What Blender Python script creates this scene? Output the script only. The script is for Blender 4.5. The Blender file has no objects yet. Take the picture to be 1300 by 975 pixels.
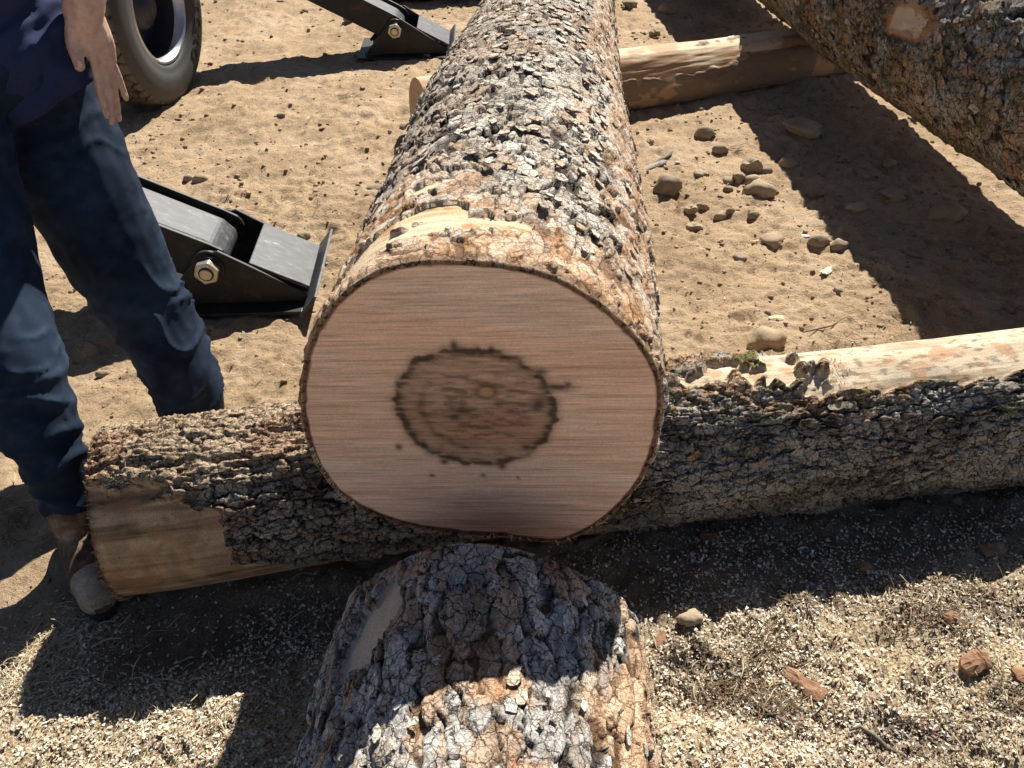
import bpy, bmesh, math, random
import numpy as np
from mathutils import Vector, Matrix
random.seed(7)
rng = np.random.default_rng(11)
sc = bpy.context.scene
COL = sc.collection
R = math.radians
# ------------------------------------------------------------------ camera
H, PITCH, FPX, CXP, CYP = 1.65, R(38.0), 1080.0, 650.0, 487.5
cam_d = bpy.data.cameras.new('camera'); cam = bpy.data.objects.new('camera', cam_d); COL.objects.link(cam)
cam.location = (0, 0, H); cam.rotation_euler = (math.pi/2 - PITCH, 0, 0)
cam_d.sensor_width = 36; cam_d.lens = 36*FPX/1300; cam_d.clip_start = .02; cam_d.clip_end = 2000
sc.camera = cam
# ------------------------------------------------------------------ sky and sun
SUN_EL, SUN_AZ = R(45), R(19)          # the sun stands beyond the logs, to the right: azimuth from +Y towards +X
w = bpy.data.worlds.new('World'); sc.world = w; w.use_nodes = True
nt = w.node_tree; bg = nt.nodes['Background']
sky = nt.nodes.new('ShaderNodeTexSky'); sky.sky_type = 'NISHITA'; sky.sun_disc = False
sky.air_density = .6; sky.dust_density = .3; sky.sun_elevation = SUN_EL; sky.sun_rotation = SUN_AZ
nt.links.new(sky.outputs[0], bg.inputs[0]); bg.inputs[1].default_value = .05
sl = bpy.data.lights.new('sun', 'SUN'); sl.energy = 5.0; sl.angle = R(.5); sl.color = (1, .95, .86)
so = bpy.data.objects.new('sun', sl); COL.objects.link(so)
sd = Vector((math.sin(SUN_AZ)*math.cos(SUN_EL), math.cos(SUN_AZ)*math.cos(SUN_EL), math.sin(SUN_EL)))
so.rotation_euler = sd.to_track_quat('Z', 'Y').to_euler(); so.location = sd*20
sc.view_settings.view_transform = 'Standard'; sc.view_settings.look = 'None'
sc.view_settings.exposure = .85; sc.view_settings.gamma = 1
sc.view_settings.use_curve_mapping = False

# ------------------------------------------------------------------ helpers
def ray(px, py):
    a = (px-CXP)/FPX; b = -(py-CYP)/FPX
    return Vector((a, math.cos(PITCH)+b*math.sin(PITCH), -math.sin(PITCH)+b*math.cos(PITCH)))
def Z(px, py, z=0.):
    r = ray(px, py); t = (z-H)/r.z
    return Vector((r.x*t, r.y*t, z))
def Y(px, py, y):
    r = ray(px, py); t = y/r.y
    return Vector((r.x*t, y, H+r.z*t))
def tag(o, label=None, cat=None, group=None, kind=None):
    if label: o['label'] = label
    if cat: o['category'] = cat
    if group: o['group'] = group
    if kind: o['kind'] = kind
    return o
def empty(name, loc=(0, 0, 0), rz=0.):
    o = bpy.data.objects.new(name, None); COL.objects.link(o); o.location = loc; o.rotation_euler = (0, 0, rz)
    o.empty_display_size = .1
    return o
def link(name, me, mat=None, parent=None, smooth=True):
    o = bpy.data.objects.new(name, me); COL.objects.link(o)
    if mat and not me.materials: me.materials.append(mat)
    if parent: o.parent = parent
    if smooth and len(me.polygons): me.polygons.foreach_set('use_smooth', np.ones(len(me.polygons), bool))
    return o
def np_mesh(name, co, quads, cols=None, tris=None):
    """quads (n,4) int array, tris (m,3); cols (nv,3) point colours"""
    me = bpy.data.meshes.new(name)
    me.vertices.add(len(co)); me.vertices.foreach_set('co', np.ascontiguousarray(co, np.float32).ravel())
    nq = 0 if quads is None else len(quads); ntr = 0 if tris is None else len(tris)
    loops = []; starts = []
    if nq: loops.append(np.asarray(quads).ravel()); starts.append(np.arange(nq)*4)
    if ntr: loops.append(np.asarray(tris).ravel()); starts.append(nq*4+np.arange(ntr)*3)
    loops = np.concatenate(loops).astype(np.int32); starts = np.concatenate(starts).astype(np.int32)
    me.loops.add(len(loops)); me.loops.foreach_set('vertex_index', loops)
    me.polygons.add(len(starts)); me.polygons.foreach_set('loop_start', starts)
    me.update(calc_edges=True); me.validate()
    if cols is not None:
        at = me.color_attributes.new('col', 'FLOAT_COLOR', 'POINT')
        c = np.ones((len(co), 4), np.float32); c[:, :cols.shape[1]] = cols
        at.data.foreach_set('color', c.ravel())
    return me
def gridq(n, m, wrap=False):
    i = np.arange(n-1)[:, None]; j = np.arange(m if wrap else m-1)[None, :]; j2 = (j+1) % m
    return np.stack([i*m+j, (i+1)*m+j, (i+1)*m+j2, i*m+j2], -1).reshape(-1, 4)
# numpy noise
def _h(ix, iy, iz, seed):
    n = (ix.astype(np.int64)*73856093) ^ (iy.astype(np.int64)*19349663) ^ (iz.astype(np.int64)*83492791) ^ (seed*2654435761 & 0xffffffff)
    n = (n & 0xffffffff).astype(np.uint64)
    n = ((n >> np.uint64(16)) ^ n)*np.uint64(0x45d9f3b) & np.uint64(0xffffffff)
    n = ((n >> np.uint64(16)) ^ n)*np.uint64(0x45d9f3b) & np.uint64(0xffffffff)
    n = (n >> np.uint64(16)) ^ n
    return (n & np.uint64(0xffffff)).astype(np.float32)/float(0xffffff)
def vn(x, y, z, seed=0):
    x, y, z = np.broadcast_arrays(x, y, z)
    fx, fy, fz = np.floor(x), np.floor(y), np.floor(z)
    u, v, q = x-fx, y-fy, z-fz
    u = u*u*(3-2*u); v = v*v*(3-2*v); q = q*q*(3-2*q)
    ix, iy, iz = fx.astype(np.int64), fy.astype(np.int64), fz.astype(np.int64)
    r = 0
    for a in (0, 1):
        for b in (0, 1):
            for c in (0, 1):
                r = r+_h(ix+a, iy+b, iz+c, seed)*(u if a else 1-u)*(v if b else 1-v)*(q if c else 1-q)
    return r
def fbm(x, y, z, seed=0, o=4):
    s = 0; a = .5; t = 0
    for k in range(o):
        s = s+a*vn(x*2**k, y*2**k, z*2**k, seed+k*17); t += a; a *= .5
    return s/t
def voro(u, v, seed=0):
    """F1, F2, three randoms of the nearest cell, offset from its centre"""
    u, v = np.broadcast_arrays(u, v)
    iu, iv = np.floor(u).astype(np.int64), np.floor(v).astype(np.int64)
    F1 = np.full(u.shape, 9., np.float32); F2 = F1.copy(); ci = np.zeros(u.shape, np.int64); cj = ci.copy()
    dx = np.zeros(u.shape, np.float32); dy = dx.copy(); zz = np.zeros_like(iu)
    for a in (-1, 0, 1):
        for b in (-1, 0, 1):
            px = iu+a+.08+.84*_h(iu+a, iv+b, zz, seed); py = iv+b+.08+.84*_h(iu+a, iv+b, zz+1, seed)
            ex, ey = u-px, v-py; d = np.sqrt(ex*ex+ey*ey)
            near = d < F1
            F2 = np.where(near, F1, np.minimum(F2, d)); F1 = np.where(near, d, F1)
            ci = np.where(near, iu+a, ci); cj = np.where(near, iv+b, cj)
            dx = np.where(near, ex, dx); dy = np.where(near, ey, dy)
    rs = [_h(ci, cj, zz+k, seed+5) for k in (2, 3, 4)]
    return F1, F2, rs, dx, dy
def sst(a, b, x):
    t = np.clip((x-a)/(b-a), 0, 1); return t*t*(3-2*t)
def lerp(a, b, t):
    return a+(b-a)*t
def mixc(c, col, m):
    return c*(1-m[..., None])+np.array(col, np.float32)*m[..., None]

# ------------------------------------------------------------------ materials
def new_mat(name):
    m = bpy.data.materials.new(name); m.use_nodes = True; n = m.node_tree
    return m, n, n.nodes['Principled BSDF']
def N(n, t, **kw):
    d = n.nodes.new(t)
    for k, v in kw.items():
        if k in d.inputs: d.inputs[k].default_value = v
        else: setattr(d, k, v)
    return d
def pos(n, scale=(1, 1, 1), obj=False):
    if obj: g = n.nodes.new('ShaderNodeTexCoord').outputs['Object']
    else: g = n.nodes.new('ShaderNodeNewGeometry').outputs['Position']
    mp = n.nodes.new('ShaderNodeMapping'); mp.inputs['Scale'].default_value = scale
    n.links.new(g, mp.inputs[0]); return mp.outputs[0]
def ramp(n, src, stops):
    r = n.nodes.new('ShaderNodeValToRGB'); n.links.new(src, r.inputs[0])
    e = r.color_ramp.elements
    while len(e) < len(stops): e.new(.5)
    for k, (p, c) in enumerate(stops):
        e[k].position = p; e[k].color = tuple(c)+(1,) if len(c) == 3 else c
    return r.outputs[0]
def noise(n, vec, scale, detail=4, rough=.6):
    t = N(n, 'ShaderNodeTexNoise', Scale=scale, Detail=detail, Roughness=rough); n.links.new(vec, t.inputs[0]); return t.outputs[0]
def bump(n, bs, src, strength, dist, prev=None):
    b = N(n, 'ShaderNodeBump', Strength=strength, Distance=dist); n.links.new(src, b.inputs['Height'])
    if prev: n.links.new(prev, b.inputs['Normal'])
    n.links.new(b.outputs[0], bs.inputs['Normal']); return b.outputs[0]
def mul(n, a, b, fac=1., mode='MULTIPLY'):
    m = n.nodes.new('ShaderNodeMix'); m.data_type = 'RGBA'; m.blend_type = mode
    m.inputs[0].default_value = fac
    n.links.new(a, m.inputs[6])
    if isinstance(b, tuple): m.inputs[7].default_value = b+(1,)
    else: n.links.new(b, m.inputs[7])
    return m.outputs[2]
def vcol_mat(name, rough=.85, amt=.5, sc1=220, bumpd=.002, bs_=.6, stretch=(1, 1, 1)):
    m, n, b = new_mat(name)
    a = n.nodes.new('ShaderNodeVertexColor'); a.layer_name = 'col'
    p = pos(n, stretch)
    v = ramp(n, noise(n, p, sc1, 5, .65), [(.25, (1-amt,)*3), (.75, (1+amt*.5,)*3)])
    n.links.new(mul(n, a.outputs[0], v), b.inputs['Base Color'])
    b.inputs['Roughness'].default_value = rough; b.inputs['Specular IOR Level'].default_value = .25
    bump(n, b, noise(n, p, sc1*.8, 6, .7), bs_, bumpd)
    return m
def flat_mat(name, col, rough=.6, metal=0., amt=.25, sc1=40, bd=.0008, spec=.5):
    m, n, b = new_mat(name); p = pos(n, obj=True)
    v = ramp(n, noise(n, p, sc1, 6, .7), [(.3, tuple(c*(1-amt) for c in col)), (.7, tuple(min(1, c*(1+amt)) for c in col))])
    n.links.new(v, b.inputs['Base Color']); b.inputs['Roughness'].default_value = rough; b.inputs['Metallic'].default_value = metal
    b.inputs['Specular IOR Level'].default_value = spec
    bump(n, b, noise(n, p, sc1*3, 5, .7), .5, bd)
    return m
M = {}
def bark_mat():
    m, n, b = new_mat('bark'); p = pos(n)
    a = n.nodes.new('ShaderNodeVertexColor'); a.layer_name = 'col'
    wn = N(n, 'ShaderNodeTexNoise', Scale=38., Detail=5., Roughness=.65); n.links.new(p, wn.inputs[0])
    ad = n.nodes.new('ShaderNodeVectorMath'); ad.operation = 'MULTIPLY_ADD'; n.links.new(wn.outputs['Color'], ad.inputs[0]); ad.inputs[1].default_value = (.035, .035, .035); n.links.new(p, ad.inputs[2])
    def crack(sc_, w0, w1):
        v = N(n, 'ShaderNodeTexVoronoi', Scale=sc_); v.feature = 'DISTANCE_TO_EDGE'; n.links.new(ad.outputs[0], v.inputs[0])
        mr = n.nodes.new('ShaderNodeMapRange'); mr.interpolation_type = 'SMOOTHSTEP'; n.links.new(v.outputs['Distance'], mr.inputs[0])
        mr.inputs[1].default_value = w0; mr.inputs[2].default_value = w1; return mr.outputs[0]
    c1 = crack(32, .006, .050); c2 = crack(95, .0, .09)
    mr2 = n.nodes.new('ShaderNodeMapRange'); n.links.new(c2, mr2.inputs[0]); mr2.inputs[3].default_value = .62
    mn = n.nodes.new('ShaderNodeMath'); mn.operation = 'MULTIPLY'; n.links.new(c1, mn.inputs[0]); n.links.new(mr2.outputs[0], mn.inputs[1])
    cr = ramp(n, mn.outputs[0], [(0, (.16, .12, .10)), (.45, (.72, .69, .66)), (1, (1.06, 1.06, 1.06))])
    base = a.outputs[0]
    mx = n.nodes.new('ShaderNodeMix'); mx.data_type = 'RGBA'; mx.blend_type = 'MULTIPLY'; n.links.new(a.outputs[1], mx.inputs[0]); n.links.new(base, mx.inputs[6]); n.links.new(cr, mx.inputs[7])
    f = noise(n, p, 330, 6, .72)
    v = mul(n, mx.outputs[2], ramp(n, f, [(.28, (.45,)*3), (.5, (1,)*3), (.74, (1.35,)*3)]), .9)
    n.links.new(v, b.inputs['Base Color']); b.inputs['Roughness'].default_value = .9; b.inputs['Specular IOR Level'].default_value = .2
    ma = n.nodes.new('ShaderNodeMath'); ma.operation = 'MULTIPLY'; n.links.new(mn.outputs[0], ma.inputs[0]); n.links.new(a.outputs[1], ma.inputs[1])
    b1 = bump(n, b, ma.outputs[0], .9, .006); bump(n, b, f, .8, .003, b1); return m
M['bark'] = bark_mat()
M['wood'] = vcol_mat('peeled_wood', .7, .25, 120, .0012, .5)
def flake_mat(name, stops, sc1=14):
    m, n, b = new_mat(name); p = pos(n)
    c1 = ramp(n, noise(n, p, sc1, 4, .7), stops)
    v = ramp(n, noise(n, p, 240, 4, .7), [(.25, (.55,)*3), (.75, (1.15,)*3)])
    n.links.new(mul(n, c1, v), b.inputs['Base Color']); b.inputs['Roughness'].default_value = .9
    b.inputs['Specular IOR Level'].default_value = .25
    bump(n, b, noise(n, p, 200, 6, .7), .7, .003); return m
M['flake_brown'] = flake_mat('brown_bark_scale', [(.28, (.1, .075, .055)), (.5, (.22, .19, .15)), (.68, (.33, .31, .26)), (.8, (.25, .16, .09))])
M['flake_cool'] = flake_mat('silver_bark_strip', [(.28, (.2, .18, .16)), (.5, (.42, .39, .35)), (.7, (.5, .47, .42))])
PALS = {k_: [tuple(min(.85, c_*m_) for c_, m_ in zip(q_, (1.75, 1.68, 1.58))) for q_ in v_] for k_, v_ in {'main': [(.27, .235, .195), (.33, .29, .245), (.40, .37, .32), (.46, .43, .375), (.44, .41, .36), (.38, .33, .27), (.36, .28, .20), (.28, .23, .18)],
        'section': [(.36, .335, .30), (.42, .40, .365), (.48, .46, .42), (.50, .48, .44), (.45, .43, .39), (.40, .35, .285)],
        'bolster': [(.13, .10, .075), (.24, .2, .155), (.34, .30, .24), (.25, .17, .11)],
        'mossy': [(.17, .13, .095), (.22, .18, .13), (.30, .26, .20), (.34, .32, .27), (.28, .21, .15), (.20, .16, .11)]}.items()}
def steel_mat():
    m, n, b = new_mat('black_painted_steel'); p = pos(n, obj=True)
    f = noise(n, p, 9, 8, .75)
    n.links.new(ramp(n, f, [(.40, (.014, .0135, .014)), (.55, (.022, .02, .019)), (.64, (.055, .043, .03)), (.75, (.16, .12, .08))]), b.inputs['Base Color'])
    b.inputs['Roughness'].default_value = .5; b.inputs['Specular IOR Level'].default_value = .35
    bump(n, b, noise(n, p, 70, 6, .7), .4, .001); return m
M['steel'] = steel_mat()
M['nut'] = flat_mat('zinc_plated_nut', (.50, .46, .36), .4, .7, .2, 60, .0006)
M['rim'] = flat_mat('aluminium_rim', (.6, .61, .63), .32, .9, .15, 25, .0006)
M['dark_steel'] = flat_mat('dark_hub_and_dish_shade', (.03, .03, .045), .5, .2, .3, 20)
M['letters'] = flat_mat('raised_tyre_lettering', (.012, .012, .013), .55, 0, .2, 40)
M['skin'] = None
M['fender'] = flat_mat('grey_plate', (.42, .43, .4), .5, .1, .2, 20)

def worn_steel():
    m, n, b = new_mat('scuffed_steel_top'); p = pos(n, obj=True)
    pm = n.nodes.new('ShaderNodeMapping'); pm.inputs['Scale'].default_value = (1, 5, 5); n.links.new(p, pm.inputs[0])
    a = noise(n, pm.outputs[0], 9, 8, .75)
    c = ramp(n, a, [(.35, (.028, .028, .032)), (.52, (.06, .062, .068)), (.62, (.10, .10, .105)), (.70, (.38, .37, .36))])
    n.links.new(c, b.inputs['Base Color']); b.inputs['Roughness'].default_value = .5; b.inputs['Specular IOR Level'].default_value = .3
    bump(n, b, noise(n, pm.outputs[0], 60, 5, .7), .4, .0008); return m
M['worn'] = worn_steel()

# ------------------------------------------------------------------ ground
SAW0 = Vector((-.9, 1.14)); 
def saw_mask(x, y):
    """1 where sawdust covers the soil (in front of and under the front bolster log)"""
    line = 1.30+.17*(x+.2)+.10*(vn(x*3, y*3, 0*x, 91)-.5)
    m = sst(.20, -.10, y-line)
    left = sst(-1.55, -.95, x+.5*(.9-y)*0+.25*(vn(x*4, y*4, 0*x, 92)-.5))
    return m*np.clip(left+.25*sst(1.1, .7, y), 0, 1)
def ground_h(x, y):
    x = np.asarray(x, float); y = np.asarray(y, float); z = 0*x
    h = .055*(fbm(x*.9, y*.9, z, 3, 3)-.5)
    near = np.exp(-((x/7)**2+((y-3)/8)**2))
    h = h+near*(.040*(fbm(x*5, y*5, z, 5, 3)-.5)+.024*(fbm(x*17, y*17, z, 8, 4)-.5))
    c = fbm(x*2.1, y*2.1, z, 31, 3)
    lump = sst(.5, .72, c)
    h = h+near*lump*.026*(vn(x*38, y*38, z, 12)-.35)
    rid = 1-np.abs(2*fbm(x*11, y*11, z, 14, 4)-1)*2
    rd2 = 1-np.abs(2*fbm(x*24, y*24, z, 18, 3)-1)*2
    pt = sst(.38, .6, fbm(x*1.9, y*1.9, z, 15, 3))
    h = h+near*(.013*rid*(.3+.7*pt)+.018*(fbm(x*32, y*32, z, 16, 3)-.5)+.007*rd2*(.25+.75*pt))
    # drag marks and tracks in the left field
    tr = np.sin((x*.55-y*.83)*46+5*vn(x*2, y*2, z, 44))*sst(.46, .6, fbm(x*1.3, y*1.3, z, 45, 2))
    h = h+.0035*tr*near
    # sawdust heaps
    s = saw_mask(x, y)
    h = h+s*(.012+.045*(fbm(x*6, y*6, z, 77, 3)-.5))
    h = h+.05*np.exp(-(((x-.42)/.16)**2+((y-.86)/.10)**2))*s
    return h
def build_ground():
    def axis(lo, hi, c0, c1, d):
        core = np.arange(c0, c1, d); out = [c1]; s = d
        while out[-1] < hi: s *= 1.25; out.append(out[-1]+s)
        inn = [c0]; s = d
        while inn[-1] > lo: s *= 1.25; inn.append(inn[-1]-s)
        return np.concatenate([inn[:0:-1], core, out])
    xs = axis(-160, 160, -2.0, 2.2, .0105)
    ys = np.concatenate([axis(-160, 3, .2, 2.6, .0085)[:0], []])
    a = axis(-160, 2.6, .3, 2.6, .0100); a = a[a < 2.6]
    b = [2.6]; s = .0100
    while b[-1] < 160: s = s*1.007 if b[-1] < 7 else s*1.2; b.append(b[-1]+s)
    ys = np.concatenate([a, b])
    X, Yy = np.meshgrid(xs, ys, indexing='ij')
    h = ground_h(X, Yy)
    co = np.stack([X, Yy, h], -1).reshape(-1, 3)
    s = saw_mask(X, Yy)
    q = gridq(len(xs), len(ys))[:, ::1]
    dk = sst(-.30, -.05, Yy-(1.30+.17*(X+.2))+.18*(vn(X*5, Yy*5, 0*X, 93)-.5))*sst(-1.1, -.8, X)  # darker soil by the bolster log, its shade deepened in the colour too
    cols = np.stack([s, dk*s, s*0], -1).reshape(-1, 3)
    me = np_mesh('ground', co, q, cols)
    m, n, bs = new_mat('dry_tan_soil'); p = pos(n)
    big = noise(n, p, 2.2, 6, .65); mid = noise(n, p, 16, 6, .7); fine = noise(n, p, 110, 6, .75)
    base = ramp(n, big, [(.3, (.35, .245, .15)), (.5, (.49, .355, .225)), (.68, (.58, .44, .30))])
    m2 = ramp(n, mid, [(.3, (.45, .41, .38)), (.45, (1, 1, 1)), (.72, (1.12, 1.1, 1.08))])
    m3 = ramp(n, fine, [(.3, (.6, .57, .54)), (.5, (1, 1, 1)), (.75, (1.15, 1.14, 1.1))])
    soil = mul(n, mul(n, base, m2, .8), m3, .75)
    vo = N(n, 'ShaderNodeTexVoronoi', Scale=230.); n.links.new(p, vo.inputs[0])
    sw = ramp(n, vo.outputs['Color'], [(.1, (.13, .085, .045)), (.3, (.36, .26, .15)), (.55, (.60, .47, .30)), (.95, (.74, .65, .46))])
    sw = mul(n, sw, m2, .7)
    a = n.nodes.new('ShaderNodeVertexColor'); a.layer_name = 'col'
    sep = n.nodes.new('ShaderNodeSeparateColor'); n.links.new(a.outputs[0], sep.inputs[0])
    mx = n.nodes.new('ShaderNodeMix'); mx.data_type = 'RGBA'
    n.links.new(sep.outputs[0], mx.inputs[0]); n.links.new(soil, mx.inputs[6]); n.links.new(sw, mx.inputs[7])
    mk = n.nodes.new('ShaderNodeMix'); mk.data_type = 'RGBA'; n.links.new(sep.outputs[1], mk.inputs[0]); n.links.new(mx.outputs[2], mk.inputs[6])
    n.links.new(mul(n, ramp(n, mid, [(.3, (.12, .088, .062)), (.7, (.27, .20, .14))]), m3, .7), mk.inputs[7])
    n.links.new(mk.outputs[2], bs.inputs['Base Color']); bs.inputs['Roughness'].default_value = .95; bs.inputs['Specular IOR Level'].default_value = .15
    b1 = bump(n, bs, mid, .7, .03); bump(n, bs, fine, 1., .010, b1)
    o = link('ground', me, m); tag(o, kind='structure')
build_ground()

# ------------------------------------------------------------------ logs
class Log:
    """A trunk lying from A along d; theta 0 = top, positive towards the right hand side seen along d."""
    def __init__(s, A, B, prof):
        s.A = Vector(A); s.d = (Vector(B)-s.A); s.L = s.d.length; s.d.normalize()
        s.w = s.d.cross(Vector((0, 0, 1))).normalized(); s.u = s.w.cross(s.d).normalized()
        s.prof = prof          # radius(s, theta)
    def pt(s, a, th, r):
        A, d, wv, u = (np.array(v) for v in (s.A, s.d, s.w, s.u))
        a, th, r = np.broadcast_arrays(a, th, r)
        return A+a[..., None]*d+(np.sin(th)*r)[..., None]*wv+(np.cos(th)*r)[..., None]*u
    def frame(s, a, th, r):
        p = s.A+s.d*a+s.w*(math.sin(th)*r)+s.u*(math.cos(th)*r)
        nrm = s.w*math.sin(th)+s.u*math.cos(th); t = s.w*math.cos(th)-s.u*math.sin(th)
        return p, nrm, t
def theta_samples(fine, lo=-2.2, hi=2.2, coarse=.06):
    return np.concatenate([np.arange(lo, hi, fine), np.arange(hi, 2*math.pi+lo, coarse)])
def s_samples(L, f0, grow, lead=()):
    out = [0.]; s = f0
    while out[-1] < L: out.append(out[-1]+s); s = s*grow
    return np.array(out)
def build_trunk(name, lg, ss, th, fn, mat, parent, caps=True, capcol=(.5, .33, .18)):
    S, T = np.meshgrid(ss, th, indexing='ij')
    P0 = lg.pt(S, T, lg.prof(S, T))
    h, col = fn(S, T, P0)
    P = lg.pt(S, T, lg.prof(S, T)+h)
    n, m = S.shape
    co = P.reshape(-1, 3); cols = col.reshape(-1, col.shape[-1]); q = gridq(n, m, True)
    if cols.shape[1] == 4: capcol = tuple(capcol)+(0.,)
    tris = None
    if caps:
        c = [lg.pt(np.array(ss[-1]), np.array(0.), np.array(0.))]
        co = np.vstack([co, np.array(c)]); cols = np.vstack([cols, [capcol]])
        j = np.arange(m); tris = np.stack([np.full(m, n*m), (n-1)*m+(j+1) % m, (n-1)*m+j], -1)
    me = np_mesh(name, co, q, cols, tris)
    o = link(name, me, mat, parent)
    return o
def jag(S, T, amp, seed, f=26):
    return amp*(vn(np.cos(T)*f*.33, np.sin(T)*f*.33, 0*T+3.3, seed)-.5)

# bark formulas: return height and colour
def scaly(S, T, r, seed, cs=.05, ct=.042, amp=.013, lo=(.05, .035, .025), g0=(.36, .32, .27), g1=(.88, .82, .72), inner=(.52, .32, .18), inner_amt=.35):
    """overlapping flat plates in three layers; the highest plate shows"""
    tv = T*r; z = 0*S
    w1 = fbm(S*9, tv*9, z, seed+1, 3)-.5; w2 = fbm(S*9, tv*9, z+7, seed+2, 3)-.5
    w3 = fbm(S*50, tv*50, z, seed+3, 3)-.5; w4 = fbm(S*50, tv*50, z+5, seed+4, 3)-.5
    a1, a2 = S+w1*.06+w3*.020, tv+w2*.06+w4*.020
    best = np.full(S.shape, -.05, np.float32); g = np.zeros(S.shape, np.float32); rnd = g.copy(); edge = g.copy()
    for k, (sc_, lv, tl, keep) in enumerate(((1., .62, .8, .86), (.66, .95, .8, .55), (.42, 1.15, .6, .28))):
        F1, F2, ra, dx, dy = voro(a1/(cs*sc_)+3.7*k, a2/(ct*sc_)+5.3*k, seed+40*k)
        on = (ra[1] < keep)
        e = sst(.03, .13, F2-F1)
        hk = (.18+.82*ra[0])*lv*e+tl*sc_*((ra[2]-.5)*dx*1.3+(.5-((ra[1]*7.3) % 1))*dy*1.3)*e
        hk = np.where(on, hk, -1)
        w_ = hk > best
        best = np.where(w_, hk, best); g = np.where(w_, .65*((ra[1]*13.7) % 1)+.35*ra[2], g); rnd = np.where(w_, (ra[0]*5.1) % 1, rnd); edge = np.where(w_, e, edge)
    mic = fbm(S*75, tv*85, z, seed+10, 3)-.5
    h = amp*np.maximum(best, -.05)+.014*(fbm(S*6, tv*6, z, seed+9, 4)-.5)+.003*mic
    big = fbm(S*7, tv*7, z, seed+21, 4)
    g = np.clip(.12+.42*g+1.15*(big-.45)+.5*mic, 0, 1)
    col = np.array(g0)+(np.array(g1)-np.array(g0))*g[..., None]
    warm = sst(.48, .72, rnd*.5+.7*fbm(S*4, tv*4, z, seed+33, 3)-.08)
    col = mixc(col, (.35, .26, .18), warm*.5)
    low = np.maximum(1-sst(.08, .30, best), (1-edge)*.95)
    col = mixc(col, lo, low*.92)  # gap colour: brown inner bark, blackened to stand for shadow between plates
    inn = sst(.53, .60, fbm(S*5.5, tv*5.5, z, seed+50, 4)+.3*(rnd-.5))*inner_amt
    col = mixc(col, inner, inn*(1-.5*low))
    return h, col, low
def ridged(S, T, r, seed, cs=.085, ct=.026, amp=.015, g0=(.07, .05, .036), g1=(.50, .43, .33), lo=(.045, .033, .024)):
    tv = T*r; z = 0*S
    w1 = fbm(S*5, tv*9, z, seed+1, 4)-.5; w3 = fbm(S*40, tv*50, z, seed+3, 3)-.5; w4 = fbm(S*50, tv*60, z, seed+4, 3)-.5
    a1, a2 = S+w3*.04, tv+w1*.07+w4*.018
    F1, F2, ra, dx, dy = voro(a1/cs, a2/ct, seed)
    cA = sst(0, .13, F2-F1)
    G1, G2, rb, ex, ey = voro(a1/(cs*.33)+3, a2/(ct*.8)+1.7, seed+40)
    cB = sst(0, .09, G2-G1)
    K1, K2, rc, fx, fy = voro(a1/(cs*.12)+3, a2/(ct*.3)+1.7, seed+60)
    ridge = 1-np.abs(2*fbm(S*4, tv*26+w3*2, z, seed+8, 4)-1)*2.2
    h = amp*(cA*(.4+.6*ra[0])+.35*cB*(.3+.7*rb[0])+.55*np.clip(ridge, -.6, 1)+.14*rc[0]-.4)+.014*(fbm(S*7, tv*7, z, seed+12, 4)-.5)+.004*(fbm(S*60, tv*110, z, seed+13, 2)-.5)
    g = np.clip(.35*rb[1]+.25*ra[1]+.2*rc[1]+1.3*(fbm(S*5, tv*9, z, seed+22, 4)-.47), 0, 1)
    col = np.array(g0)+(np.array(g1)-np.array(g0))*g[..., None]
    low = np.maximum(1-sst(.1, .75, cA*(.35+.65*cB)), sst(0, -.6, ridge)*.9)
    pale = sst(.50, .56, fbm(S*9, tv*16, z, seed+71, 4)+.16*(ra[2]-.5))
    col = mixc(col, tuple(np.array(g1)*1.15), pale*.55)
    col = mixc(col, lo, low*.92)
    return h, col

# flakes (loose bark scales) : prototypes and placing
def flake_protos(k, seed, elong=1.0):
    """thin irregular scales with notched outlines, one edge lifted"""
    out = []; rg = random.Random(seed)
    for i in range(k):
        n = rg.randint(10, 14); ang = [(j+rg.uniform(-.4, .4))*2*math.pi/n for j in range(n)]
        rr = [rg.uniform(.72, 1.12) if rg.random() < .85 else rg.uniform(.5, .7) for _ in ang]
        pts = [(math.cos(a)*r_*elong, math.sin(a)*r_) for a, r_ in zip(ang, rr)]
        tx, ty = rg.uniform(-.10, .10), rg.uniform(-.10, .10); cv = rg.uniform(-.06, .12)
        v = []
        for (x, y) in pts: v.append((x*.97, y*.97, -.30))
        for (x, y) in pts: v.append((x, y, .03+tx*x+ty*y-cv*(x*x+y*y)*.4+rg.uniform(-.05, .05)))
        v.append((rg.uniform(-.2, .2), rg.uniform(-.2, .2), .06+rg.uniform(-.02, .06)))
        f = []
        for j in range(n):
            q = (j+1) % n
            f.append((j, q, n+q, n+j)); f.append((n+j, n+q, 2*n))
        out.append((np.array(v, float), f))
    return out
FL = flake_protos(18, 3, 1.2); FLe = flake_protos(12, 9, 1.9)
def proto_meshes(protos, pal, nm):
    r = []
    for i, (v, f) in enumerate(protos):
        for k in range(3):
            me = bpy.data.meshes.new(nm); me.from_pydata([tuple(x) for x in v], [], f); me.materials.append(M['bark'])
            c = np.full((len(v), 4), .7, np.float32); c[:, :3] = flake_col(pal[(i*3+k) % len(pal)], len(v), len(v)//2)
            me.color_attributes.new('col', 'FLOAT_COLOR', 'POINT').data.foreach_set('color', c.ravel()); r.append(me)
    return r
def flake_col(base, nv, n_):
    """the broken edge of a scale shows its darker brown inside"""
    c = np.array([base]*nv, np.float32); c[:n_] = np.array((.20, .12, .07)); return c
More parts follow.
